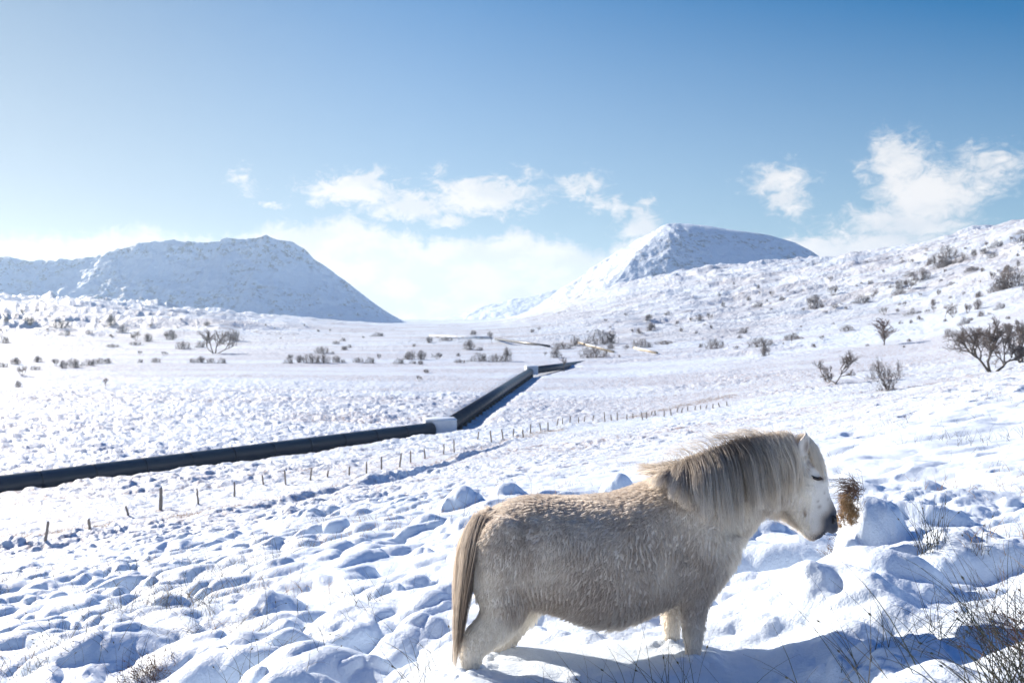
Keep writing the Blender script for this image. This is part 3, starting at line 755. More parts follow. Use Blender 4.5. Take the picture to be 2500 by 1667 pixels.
    lift = np.radians(20 + 12 * RNG.rand(N) + 14 * ridge * (1 - 2 * abs(dph)) + 8 * clk)
    lift = lift * (1 - .45 * head * sstep(1950, 1985, px) - .2 * head)
    K = 5; P_ = np.zeros((N, K, 3)); P_[:, 0] = p - n * .002
    cur = p - n * .002
    grav = np.array([0, 0, -1.0])
    for k in range(1, K):
        tt = k / (K - 1)
        lf = lift * (1.35 - .9 * tt)
        d = tan * np.cos(lf)[:, None] + n * np.sin(lf)[:, None] + grav * .30 * tt + side * (.10 * np.sin(tt * 5 + 6 * clk))[:, None]
        d /= np.linalg.norm(d, axis=1)[:, None]
        cur = cur + d * (L / (K - 1))[:, None]
        P_[:, k] = cur + shift * tt ** .8 + cl * (.58 * tt ** 1.2 * (1 - .35 * ridge))[:, None]
    P_ += (RNG.rand(N, 1, 3) - .5) * .001
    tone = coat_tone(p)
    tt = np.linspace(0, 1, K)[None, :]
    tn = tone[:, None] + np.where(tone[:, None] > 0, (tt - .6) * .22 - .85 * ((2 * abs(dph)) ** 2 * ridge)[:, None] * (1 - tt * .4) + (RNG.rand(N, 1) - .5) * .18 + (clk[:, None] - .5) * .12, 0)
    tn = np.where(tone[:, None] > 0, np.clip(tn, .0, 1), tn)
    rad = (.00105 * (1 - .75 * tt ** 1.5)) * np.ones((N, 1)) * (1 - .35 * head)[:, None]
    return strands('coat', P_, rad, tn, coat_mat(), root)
def lock(root_pts, ctrl, n, spread, tone_fn, name, mat, parent, K=12, r0=.0007, clump=36, wav=.006, root_spread=.01):
    """n strands: interpolate guide strands ctrl (g, K, 3) laid between root_pts"""
    G = ctrl.shape[0]
    s = RNG.rand(n) ** .68 * (G - 1); i = np.minimum(s.astype(int), G - 2); f = (s - i)[:, None, None]
    base = ctrl[i] * (1 - f) + ctrl[i + 1] * f
    tt = np.linspace(0, 1, K)[None, :, None]
    cid = (s / (G - 1) * clump + RNG.rand(n) * 1.6).astype(int)
    off = RNG.randn(400, 3) * spread; ph = RNG.rand(400) * 6.28; ln = .72 + .45 * RNG.rand(400)
    base = base[:, :1] + (base - base[:, :1]) * (ln[cid % 400] * (.85 + .3 * RNG.rand(n)))[:, None, None]
    base = base + off[cid % 400][:, None, :] * tt ** 1.2 + RNG.randn(n, 1, 3) * root_spread * (1 - tt * .75)
    base = base + RNG.randn(n, 1, 3) * spread * .25 * tt
    w = np.sin(tt[..., 0] * 9 + ph[cid % 400][:, None]) * wav * tt[..., 0]
    base[..., 0] += w; base[..., 1] += w * .6
    rad = r0 * (1 - .75 * tt[..., 0] ** 2) * np.ones((n, 1))
    return strands(name, base, rad, tone_fn(base, tt[..., 0]), mat, parent)
def guides(lst, K=12):
    """lst of polylines [(px,py,w)...] -> (g,K,3) resampled"""
    out = []
    for g in lst:
        a = to_np([Q(*q) for q in g]); t = np.linspace(0, 1, len(a)); tt = np.linspace(0, 1, K)
        o = np.stack([np.interp(tt, t, a[:, q]) for q in range(3)], -1)
        for _ in range(3): o[1:-1] = (o[:-2] + 2 * o[1:-1] + o[2:]) / 4
        out.append(o)
    return np.array(out)
def build_pony():
    root = empty('pony', Q(1430, 1660)); loc = root.location.copy()
    tag(root, 'shaggy cream white pony standing in profile in deep snow, head lowered', 'pony')
    kids = []
    body = build_body(root); kids.append(body)
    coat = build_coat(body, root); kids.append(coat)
    M_MANE = hair_mat('mane_hair', (.21, .17, .14), (.98, .91, .80), .55)
    # mane: guides from withers to poll, falling down the near side of the neck
    mg = guides([
        [(1612, 1162, -.02), (1594, 1158, -.05), (1574, 1159, -.08), (1560, 1163, -.09)],
        [(1632, 1154, -.02), (1618, 1156, -.09), (1604, 1166, -.16), (1592, 1180, -.20)],
        [(1655, 1144, -.02), (1648, 1152, -.11), (1640, 1174, -.19), (1636, 1202, -.245)],
        [(1680, 1132, -.01), (1682, 1148, -.12), (1684, 1185, -.20), (1686, 1232, -.25)],
        [(1720, 1112, -.01), (1730, 1132, -.11), (1736, 1180, -.185), (1738, 1245, -.235)],
        [(1760, 1096, -.01), (1776, 1118, -.10), (1788, 1170, -.155), (1792, 1245, -.195)],
        [(1800, 1083, -.01), (1822, 1106, -.09), (1837, 1160, -.13), (1842, 1238, -.155)],
        [(1840, 1075, -.01), (1862, 1096, -.075), (1878, 1150, -.115), (1884, 1222, -.13)],
        [(1880, 1070, -.01), (1902, 1092, -.06), (1914, 1140, -.10), (1915, 1200, -.11)],
        [(1915, 1068, -.01), (1932, 1088, -.05), (1940, 1125, -.09), (1938, 1165, -.10)],
        [(1925, 1068, 0), (1936, 1086, -.03), (1943, 1115, -.07), (1940, 1150, -.08)]])
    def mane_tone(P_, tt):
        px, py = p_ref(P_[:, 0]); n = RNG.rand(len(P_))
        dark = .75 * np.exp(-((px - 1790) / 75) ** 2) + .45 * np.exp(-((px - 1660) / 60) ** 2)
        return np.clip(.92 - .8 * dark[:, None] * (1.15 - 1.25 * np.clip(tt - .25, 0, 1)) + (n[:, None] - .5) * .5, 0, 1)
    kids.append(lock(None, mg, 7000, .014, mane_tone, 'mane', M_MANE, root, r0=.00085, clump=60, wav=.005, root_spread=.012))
    # far side fall of the mane and wind-lifted wisps over the crest
    mf = mg.copy(); mf[..., 1] = 2 * D0 - mf[..., 1]
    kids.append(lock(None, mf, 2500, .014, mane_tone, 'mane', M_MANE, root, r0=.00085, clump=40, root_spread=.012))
    wg = guides([[(1590, 1166, 0), (1575, 1153, 0), (1562, 1148, 0), (1548, 1150, 0)], [(1680, 1130, 0), (1668, 1112, 0), (1652, 1102, 0), (1630, 1104, 0)],
                 [(1760, 1094, 0), (1745, 1074, 0), (1725, 1066, 0), (1700, 1070, 0)], [(1840, 1073, 0), (1828, 1058, 0), (1808, 1056, 0), (1785, 1064, 0)], [(1935, 1066, 0), (1922, 1060, 0), (1905, 1060, 0), (1885, 1064, 0)]])
    kids.append(lock(None, wg, 450, .016, mane_tone, 'mane', M_MANE, root, r0=.0006, clump=50, wav=.008, root_spread=.014))
    # forelock down the face
    fg = guides([[(1950, 1068, -.02), (1968, 1080, -.045), (1978, 1102, -.065), (1984, 1130, -.072)], [(1956, 1066, -.015), (1978, 1082, -.03), (1991, 1110, -.055), (1998, 1150, -.065)],
                 [(1960, 1068, 0), (1986, 1088, -.01), (2003, 1122, -.03), (2012, 1170, -.042)], [(1960, 1068, .02), (1987, 1088, .03), (2004, 1122, .04), (2012, 1165, .04)]])
    kids.append(lock(None, fg, 2400, .003, lambda P_, tt: np.clip(.86 + (RNG.rand(len(P_), 1) - .5) * .3 + 0 * tt, 0, 1), 'forelock', M_MANE, root, r0=.0007, clump=22, wav=.002, root_spread=.007))
    # beard hairs under the jaw
    bg = guides([[(1860, 1252, 0), (1862, 1262, 0), (1864, 1270, 0)], [(1905, 1242, 0), (1908, 1256, 0), (1912, 1268, 0)], [(1940, 1268, 0), (1943, 1278, 0), (1945, 1288, 0)], [(1975, 1292, 0), (1979, 1300, 0), (1980, 1307, 0)]])
    kids.append(lock(None, bg, 1400, .006, lambda P_, tt: np.clip(.85 + (RNG.rand(len(P_), 1) - .5) * .2 + 0 * tt, 0, 1), 'beard', M_MANE, root, r0=.0005, clump=40, root_spread=.016))
    # tail
    tg = guides([[(1182, 1266, -.08), (1169, 1305, -.16), (1155, 1375, -.22), (1143, 1450, -.22), (1131, 1525, -.19)],
                 [(1172, 1268, -.05), (1148, 1302, -.12), (1139, 1390, -.17), (1132, 1470, -.18), (1126, 1540, -.17)],
                 [(1165, 1270, 0), (1130, 1318, -.02), (1122, 1400, -.04), (1123, 1470, -.08), (1123, 1545, -.10)],
                 [(1168, 1272, .03), (1134, 1318, .02), (1126, 1400, 0), (1128, 1460, -.05), (1129, 1530, -.07)]])
    def tail_tone(P_, tt):
        px, py = p_ref(P_[:, 5]); n = RNG.rand(len(P_))
        return np.clip(.62 - .40 * sstep(1130, 1150, px)[:, None] * sstep(.25, .5, tt) - .15 * sstep(.3, .8, tt) + .35 * (1 - sstep(1118, 1128, px))[:, None] + (n[:, None] - .5) * .45, 0, 1)
    M_TAIL = hair_mat('tail_hair', (.13, .10, .08), (.84, .75, .64), .45)
    kids.append(lock(None, tg, 4400, .007, tail_tone, 'tail', M_TAIL, root, K=12, r0=.0008, clump=40, wav=.003, root_spread=.012))
    # closed eye, nostril, mouth
    md, t = new_mat('dark_skin'); finish(t, t.n('ShaderNodeBsdfPrincipled', ins={'Base Color': (.018, .018, .022, 1), 'Roughness': .45}).outputs[0])
    for s in (-1, 1):
        w = s * .088
        V, Fs = join_raw([tube_mesh([Q(1981, 1160, w), Q(1988, 1164, w * 1.05), Q(1996, 1166.5, w * 1.04), Q(2003, 1164, w * .94)], [.0014, .0034, .0042, .002], 8)])
        me = bpy.data.meshes.new('eye'); me.from_pydata([tuple(v) for v in V], [], Fs); me.materials.append(md); e = bpy.data.objects.new('eye', me); COL.objects.link(e); e.parent = root; kids.append(e)
        lash = np.zeros((60, 4, 3))
        for i in range(60):
            f = i / 59; b = Q(1984 + 18 * f, 1162 + 5 * math.sin(f * 3), w * 1.04)
            for k in range(4): lash[i, k] = (b.x + .004 * k * (f - .2), b.y + s * .004 * k, b.z - .0028 * k)
        le = strands('eyelash', lash, np.full((60, 4), .0006), np.zeros(60), M_TAIL, e)
        V, Fs = join_raw([tube_mesh([Q(2034, 1258, s * .050), Q(2038, 1264, s * .057), Q(2038, 1272, s * .056), Q(2034, 1279, s * .050)], [.002, .009, .008, .002], 8)])
        me = bpy.data.meshes.new('nostril'); me.from_pydata([tuple(v) for v in V], [], Fs); me.materials.append(md); e = bpy.data.objects.new('nostril', me); COL.objects.link(e); e.parent = root; kids.append(e)
    V, Fs = join_raw([tube_mesh([Q(2003, 1268, -.052), Q(2009, 1278, -.050), Q(2012, 1290, -.042), Q(2013, 1304, -.030)], [.0015, .005, .006, .004], 8)])
    me = bpy.data.meshes.new('mouth'); me.from_pydata([tuple(v) for v in V], [], Fs); me.materials.append(md); e = bpy.data.objects.new('mouth', me); COL.objects.link(e); e.parent = root; kids.append(e)
    for k in kids: k.location = -loc      # children were modelled in world space
    return root
build_pony()

# ================================================================== batch tubes
def tubes_np(P_, R_, sides=3):
    """P_ (n,k,3), R_ (n,k) -> verts, quads"""
    n, k, _ = P_.shape
    T = np.gradient(P_, axis=1); T /= np.linalg.norm(T, axis=2)[..., None] + 1e-9
    ref = np.where(abs(T[..., 2:3]) < .9, np.array([0, 0, 1.0]), np.array([1.0, 0, 0]))
    A = np.cross(T, ref); A /= np.linalg.norm(A, axis=2)[..., None] + 1e-9
    B = np.cross(T, A)
    an = np.arange(sides) * 2 * math.pi / sides
    V = P_[:, :, None] + R_[:, :, None, None] * (A[:, :, None] * np.cos(an)[None, None, :, None] + B[:, :, None] * np.sin(an)[None, None, :, None])
    idx = np.arange(n * k * sides).reshape(n, k, sides)
    nx = np.roll(idx, -1, 2)
    Fq = np.stack([idx[:, :-1], nx[:, :-1], nx[:, 1:], idx[:, 1:]], -1).reshape(-1, 4)
    return V.reshape(-1, 3), Fq
def simple_mat(name, c1, c2, scale=8, rough=.8, metal=0, bump=0, attr=False):
    m, t = new_mat(name)
    pos = t.n('ShaderNodeTexCoord').outputs['Object']
    f = t.ramp(t.noise(pos, scale, 5, .65), .35, .65)
    b = t.n('ShaderNodeBump', ins={'Strength': min(1, bump * 40 + .01), 'Distance': max(bump, .001), 'Height': t.noise(pos, scale * 3, 5, .6)})
    p = t.n('ShaderNodeBsdfPrincipled', ins={'Base Color': t.mix(f, c1, c2), 'Roughness': rough, 'Metallic': metal, 'Normal': b.outputs[0]})
    finish(t, p.outputs[0]); return m
def snow_topped_mat(name, c1, c2, lo=.35, hi=.6, scale=6, rough=.7):
    """surface whose upward faces carry settled snow"""
    m, t = new_mat(name)
    pos = t.n('ShaderNodeTexCoord').outputs['Object']
    nz = t.n('ShaderNodeSeparateXYZ', ins={0: t.n('ShaderNodeNewGeometry').outputs['Normal']}).outputs[2]
    nz = t.math('ADD', nz, t.math('MULTIPLY', t.math('SUBTRACT', t.noise(pos, scale * 2, 4, .6), .5), .5))
    base = t.mix(t.noise(pos, scale, 5, .65), c1, c2)
    p = t.n('ShaderNodeBsdfPrincipled', ins={'Base Color': t.mix(t.ramp(nz, lo, hi), base, (.73, .83, .94)), 'Roughness': rough})
    finish(t, p.outputs[0]); return m

# ================================================================== pipeline
M_PIPE = snow_topped_mat('pipe_steel', (.016, .022, .034), (.030, .040, .056), 1.15, 1.5, 1.2, .42)
M_BAND = simple_mat('pipe_band', (.009, .012, .018), (.018, .022, .03), 2, .5)
M_CONC = simple_mat('painted_concrete', (.62, .66, .70), (.72, .75, .78), 1.2, .8, bump=.01)
M_PALE = snow_topped_mat('weathered_pipe', (.48, .39, .26), (.58, .49, .34), .55, .8, .8)
def raw_obj(name, parts, mat, parent, loc, smooth=True):
    V, Fs = join_raw(parts)
    me = bpy.data.meshes.new(name); me.from_pydata([tuple(v) for v in (V - np.array(loc)[None])], [], Fs); me.update()
    me.polygons.foreach_set('use_smooth', np.full(len(me.polygons), smooth)); me.materials.append(mat)
    o = bpy.data.objects.new(name, me); COL.objects.link(o)
    if parent: o.parent = parent
    return o
def straight_tube(a, b, r, seg=28, r2=None):
    a, b = Vector(a), Vector(b); d = (b - a).normalized(); A = d.cross(Vector((0, 0, 1))).normalized(); B = A.cross(d)
    V = []
    for c, rr in ((a, r), (b, r2 or r)):
        for i in range(seg):
            t = 2 * math.pi * i / seg; V.append(c + A * math.cos(t) * rr + B * math.sin(t) * rr)
    Fs = [(i, (i + 1) % seg, seg + (i + 1) % seg, seg + i) for i in range(seg)]
    V += [a, b]
    for i in range(seg): Fs.append((2 * seg, (i + 1) % seg, i)); Fs.append((2 * seg + 1, seg + i, seg + (i + 1) % seg))
    return to_np(V), Fs
def box_raw(c, ax, ay, h, bev=.06):
    """box centred at c (base), half vectors ax, ay, height h, chamfered"""
    c = Vector(c); V = []
    for z, s in ((0, 1), (h - bev, 1), (h, 1 - bev / ax.length)):
        s2 = 1 if s == 1 else 1 - bev / ay.length
        for sx, sy in ((-1, -1), (1, -1), (1, 1), (-1, 1)): V.append(c + ax * sx * s + ay * sy * s2 + Vector((0, 0, z)))
    Fs = [(0, 3, 2, 1), (8, 9, 10, 11)]
    for l in (0, 4):
        for i in range(4): Fs.append((l + i, l + (i + 1) % 4, l + 4 + (i + 1) % 4, l + 4 + i))
    return to_np(V), Fs
def pipeline(label, pts, r, band_step, mat, supports=0, band_w=.05, group='sections of the valley pipeline'):
    loc = Vector(pts[0]); root = empty('pipeline', loc); tag(root, label, 'pipeline', group)
    for a, b in zip(pts[:-1], pts[1:]):
        a, b = Vector(a), Vector(b)
        raw_obj('pipe', [straight_tube(a, b, r)], mat, root, loc)
        L = (b - a).length; d = (b - a) / L
        nb = int(L / band_step)
        for i in range(1, nb + 1):
            c = a + d * (i * L / (nb + 1))
            raw_obj('joint_band', [straight_tube(c - d * band_w, c + d * band_w, r * 1.018)], M_BAND, root, loc)
        for i in range(supports):
            c = a + d * ((i + .5) * L / supports); side = d.cross(Vector((0, 0, 1))).normalized()
            raw_obj('support', [box_raw(c + Vector((0, 0, -r * 1.9)) , side * r * 1.15, d * .16, r * 1.35)], M_BAND, root, loc, False)
    return root
PR = .72
p1 = P(1052, 1053, 97); p0 = P(-420, 1246, 57.5); p0 = p1 + (p0 - p1) * 2.2; p0.z = -11.35; p1.z = -11.35
q0, q1 = P(1092, 1040, 99), P(1293, 908, 189)
s0, s1, s2 = P(1303, 904, 191), P(1420, 888, 232), P(1500, 879, 262)
pipeline('black riveted pipe running in from the left edge to the nearer white block', [p0, p1], PR, 3.9, M_PIPE)
pipeline('black pipe on low saddles climbing away between the two white blocks', [q0, q1], PR, 3.0, M_PIPE, supports=30, band_w=.09)
pipeline('dark pipe sinking into snow beyond the farther white block', [s0, s1, s2], PR, 6, M_PIPE)
def block(label, c, w, dpt, h, yaw):
    ax = Vector((math.cos(yaw), math.sin(yaw), 0)) * w / 2; ay = Vector((-math.sin(yaw), math.cos(yaw), 0)) * dpt / 2
    g = Vector((c[0], c[1], c[2])); root = empty('anchor_block', g); tag(root, label, 'anchor block', 'white blocks anchoring the pipeline')
    raw_obj('concrete_block', [box_raw(g, ax, ay, h, .08)], M_CONC, root, g, False)
    raw_obj('snow_cap', [box_raw(g + Vector((0, 0, h - .02)), ax * 1.02, ay * 1.02, .16, .10)], M_SNOW, root, g, True)
block('nearer and larger white concrete block where the black pipe bends', P(1074, 1069, 98.2), 3.1, 2.0, 1.85, math.radians(12))
block('smaller white concrete block at the far bend of the pipe', P(1297, 914, 190), 2.2, 1.8, 1.55, math.radians(15))
def far_pipe(label, a, b, r, mat, lift=.25, sag=True):
    A, B = hit(*a), hit(*b); A.z += lift; B.z += lift
    pipeline(label, [A, B], r, 8, mat)
far_pipe('short pale weathered pipe farther left on the snowy flat, above the black pipe end', (1413, 838, 200), (1498, 861, 200), .33, M_PALE)
far_pipe('short pale weathered pipe with a dark end, just right of the black pipe end', (1549, 851, 200), (1604, 864, 200), .33, M_PALE)
far_pipe('thin dark pipe far up the valley beyond the white blocks', (1210, 829, 250), (1340, 848, 250), .5, M_PIPE)
far_pipe('far snow-covered white pipe below the valley notch', (1050, 822, 250), (1200, 828, 250), .6, M_SNOW, .4)

# ================================================================== fence posts
M_WOOD = snow_topped_mat('post_wood', (.17, .145, .12), (.32, .28, .24), .55, .8, 9)
POSTS = [(110, 1276, 1324), (219, 1268, 1290), (315, 1233, 1258), (393, 1190, 1246), (485, 1193, 1232), (573, 1176, 1214), (644, 1159, 1184), (698, 1148, 1184), (757, 1142, 1172), (799, 1146, 1164), (852, 1138, 1160), (894, 1125, 1156),
 (931, 1114, 1146), (975, 1106, 1141), (1002, 1098, 1128), (1038, 1093, 1120), (1083, 1085, 1110), (1109, 1072, 1104), (1166, 1052, 1072), (1200, 1050, 1079), (1229, 1047, 1072), (1253, 1046, 1064), (1278, 1048, 1068), (1295, 1034, 1058), (1321, 1033, 1051),
 (1338, 1030, 1051), (1359, 1021, 1039), (1373, 1019, 1036), (1391, 1016, 1032), (1412, 1017, 1032), (1426, 1015, 1030), (1447, 1013, 1027), (1477, 1005, 1030), (1493, 1011, 1027), (1507, 1005, 1026), (1531, 1010, 1025), (1545, 1008, 1021), (1569, 1006, 1025),
 (1579, 1005, 1022), (1590, 1003, 1015), (1600, 1002, 1014), (1621, 1001, 1018), (1639, 997, 1014), (1653, 995, 1007), (1663, 994, 1006), (1679, 991, 1003), (1696, 990, 1001), (1710, 988, 999), (1723, 987, 997), (1740, 985, 996), (1757, 983, 994), (1775, 981, 992)]
ORD = ['first', 'second', 'third', 'fourth', 'fifth', 'sixth', 'seventh', 'eighth', 'ninth', 'tenth', 'eleventh', 'twelfth', 'thirteenth', 'fourteenth', 'fifteenth', 'sixteenth', 'seventeenth', 'eighteenth', 'nineteenth']
TENS = ['', '', 'twenty', 'thirty', 'forty', 'fifty', 'sixty']
def ordinal(i):
    """1-based"""
    if i <= 19: return ORD[i - 1]
    t, u = divmod(i, 10)
    return {2: 'twentieth', 3: 'thirtieth', 4: 'fortieth', 5: 'fiftieth', 6: 'sixtieth'}[t] if u == 0 else TENS[t] + '-' + ORD[u - 1]
def post_mesh(seed, wide):
    r = random.Random(seed); k = 7
    lean = r.uniform(-.14, .14); pts, rad = [], []
    for i in range(k):
        f = i / (k - 1); pts.append((lean * f + r.uniform(-.012, .012), r.uniform(-.01, .01), -.25 + 1.25 * f)); rad.append(.047 * wide * (1.08 - .16 * f) * r.uniform(.92, 1.08))
    rad[-1] *= .8
    V, Fs = tube_mesh(pts, rad, 7, 2)
    return [(V, Fs)]
def build_posts():
    protos = []
    for i, (px, yt, yb) in enumerate(POSTS):
        c = hit(px, yb, 15)
        # keep posts on the fence line: depth from the fence, height from the picture
        h = max((yb - yt) * c.y / F, .35)
        first = len(protos) < 6
        if first:
            o = raw_obj('fence_post', post_mesh(i, 1.0), M_WOOD, None, (0, 0, 0)); protos.append(o)
        else:
            o = protos[i % 6].copy(); COL.objects.link(o)
        wid = (1.7 if i == 3 else 1.0) * (1 + .25 * (i > 17))
        o.location = c; o.scale = (wid, wid, min(h, 1.5)); o.rotation_euler = (0, 0, i * 1.7)
        if i == 3: lab = 'tallest and thickest fence post, snow plastered down its right side'
        else: lab = f'weathered wooden fence post poking from the snow, {ordinal(i + 1)} from the left in the row'
        tag(o, lab, 'fence post', 'fence posts crossing the snowfield')
build_posts()

# ================================================================== bare shrubs and trees
M_TWIG = simple_mat('bare_twigs', (.12, .10, .09), (.22, .185, .165), 3, .9)
M_TWIG_RED = simple_mat('reddish_twigs', (.15, .095, .085), (.21, .145, .13), 3, .9)
M_BARK = snow_topped_mat('bark', (.07, .06, .052), (.17, .15, .13), .7, .95, 5)
def grow(rng, n_main, levels, spread, rise, seg_k=5, curl=.25, base_r=.03, origin_r=.05, n_child=4, len0=.6):
    """branching polylines in unit space -> list per level of (n,k,3), radii (n,k)"""
    out = []
    a = rng.rand(n_main) * 2 * math.pi
    P0 = np.stack([np.cos(a) * origin_r * rng.rand(n_main), np.sin(a) * origin_r * rng.rand(n_main), np.zeros(n_main) - .03], -1)
    D = np.stack([np.cos(a) * spread, np.sin(a) * spread, np.full(n_main, rise)], -1) + rng.randn(n_main, 3) * .25
    L = len0 * (.7 + .5 * rng.rand(n_main)); R = np.full(n_main, base_r)
    for lv in range(levels):
        D = D / (np.linalg.norm(D, axis=1)[:, None] + 1e-9)
        n = len(P0); pts = np.zeros((n, seg_k, 3)); pts[:, 0] = P0; cur = P0.copy(); d = D.copy()
        for k in range(1, seg_k):
            d = d + rng.randn(n, 3) * curl; d[:, 2] += .05; d /= np.linalg.norm(d, axis=1)[:, None] + 1e-9
            cur = cur + d * (L / (seg_k - 1))[:, None]; pts[:, k] = cur
        tt = np.linspace(0, 1, seg_k)[None]
        out.append((pts, R[:, None] * (1 - .6 * tt)))
        if lv == levels - 1: break
        m = n * n_child; src = np.repeat(np.arange(n), n_child); pos = .25 + .75 * rng.rand(m)
        f = pos * (seg_k - 1); i = np.minimum(f.astype(int), seg_k - 2); g = (f - i)[:, None]
        P0 = pts[src, i] * (1 - g) + pts[src, i + 1] * g
        D = (pts[src, i + 1] - pts[src, i]); D /= np.linalg.norm(D, axis=1)[:, None] + 1e-9
        D = D * .8 + rng.randn(m, 3) * .85; L = L[src] * (.5 + .3 * rng.rand(m)); R = R[src] * .55
    return out
def grow2(rng, stems_, counts, ang=.75, curl=.22, base_r=.027, ratio=.62, up=.10, seg_k=6, start=.45):
    P0 = np.array([q[0] for q in stems_], float); D = np.array([q[1] for q in stems_], float); L = np.array([q[2] for q in stems_], float); R = np.full(len(L), base_r)
    out = []
    for lv in range(len(counts) + 1):
        D = D / np.linalg.norm(D, axis=1)[:, None]; n = len(P0)
        pts = np.zeros((n, seg_k, 3)); pts[:, 0] = P0; cur = P0.copy(); d = D.copy()
        for k in range(1, seg_k):
            d = d + rng.randn(n, 3) * curl; d[:, 2] += up; d /= np.linalg.norm(d, axis=1)[:, None]
            cur = cur + d * (L / (seg_k - 1))[:, None]; pts[:, k] = cur
        out.append((pts, R[:, None] * (1 - .55 * np.linspace(0, 1, seg_k)[None])))
        if lv == len(counts): break
        c = counts[lv]; m = n * c; src = np.repeat(np.arange(n), c)
        st0 = .30 if lv else start
        pos = st0 + (1 - st0) * (np.tile(np.arange(c), n) + rng.rand(m)) / c
        f = np.clip(pos, 0, .999) * (seg_k - 1); i = f.astype(int); g = (f - i)[:, None]
        P0 = pts[src, i] * (1 - g) + pts[src, i + 1] * g
        T = pts[src, i + 1] - pts[src, i]; T /= np.linalg.norm(T, axis=1)[:, None]
        A = rng.randn(m, 3); A -= (A * T).sum(1)[:, None] * T; A /= np.linalg.norm(A, axis=1)[:, None]
        a = ang * (.6 + .7 * rng.rand(m)) * (1.15 - .4 * pos)
        D = T * np.cos(a)[:, None] + A * np.sin(a)[:, None]; D[:, 2] += .08
        L = L[src] * ratio * (.75 + .5 * rng.rand(m)) * (1.15 - .45 * pos); R = R[src] * (.62 - .12 * lv / 4)
    return out
def fit2(levels, w, h):
    allp = np.concatenate([p.reshape(-1, 3) for p, r in levels])
    lo, hi = np.percentile(allp[:, 0], 1), np.percentile(allp[:, 0], 99)
    sx = w / (hi - lo); sz = h / np.percentile(allp[:, 2], 99.5)
    return [(p * np.array([sx, sx, sz]), r) for p, r in levels]
def fit(levels, w=1.0, h=1.0):
    allp = np.concatenate([p.reshape(-1, 3) for p, r in levels])
    sx = w / np.percentile(abs(allp[:, 0]), 93) / 2; sz = h / np.percentile(allp[:, 2], 95)
    out = []
    for n_, (p, r) in enumerate(levels):
        q = p * np.array([sx, sx, sz])
        e = np.sqrt((q[..., 0] / (.5 * w)) ** 2 + (q[..., 1] / (.5 * w)) ** 2 + ((q[..., 2] - .45 * h) / (.55 * h)) ** 2)
        lim = 1.0 + .12 * np.sin(q[:, 0, 0] * 37 + q[:, 0, 2] * 51)      # uneven outline: shoots end at it
        for k in range(1, q.shape[1]):
            stop = (e[:, k] > lim) & (q[:, k, 2] > .12 * h)
            q[stop, k] = q[stop, k - 1] + 1e-4 * (q[stop, k] - q[stop, k - 1])
        out.append((q, r))
    return out
def shrub_proto(kind, seed):
    rng = np.random.RandomState(seed)
    if kind == 'dense': lv = fit(grow(rng, 18, 3, 1.0, .9, 5, .3, .014, .28, 6, .55))
    elif kind == 'wide': lv = fit(grow(rng, 22, 3, 1.1, .6, 5, .3, .012, .42, 5, .45))
    elif kind == 'loose': lv = fit2(grow2(rng, [((.02 * math.cos(a), .02 * math.sin(a), -.03), (math.cos(a) * .8, math.sin(a) * .8, .9), .5) for a in (0, 1.1, 2.3, 3.6, 4.9)], (5, 5, 4), .7, .25, .02), 1, 1)
    else: lv = fit2(grow2(rng, [((0, 0, -.03), (.1, 0, 1), .6)], (7, 5, 5, 3), .6, .16, .035, .55), 1, 1)      # small tree
    root_parts = []
    base = tubes_np(*lv[0], sides=4)
    rest = [tubes_np(p, np.maximum(r, .0038), 3) for p, r in lv[1:]]
    V, Fq, o = [], [], 0
    for v, f in [base] + rest: V.append(v); Fq.append(f + o); o += len(v)
    return np.vstack(V), np.vstack(Fq)
S_ = {}
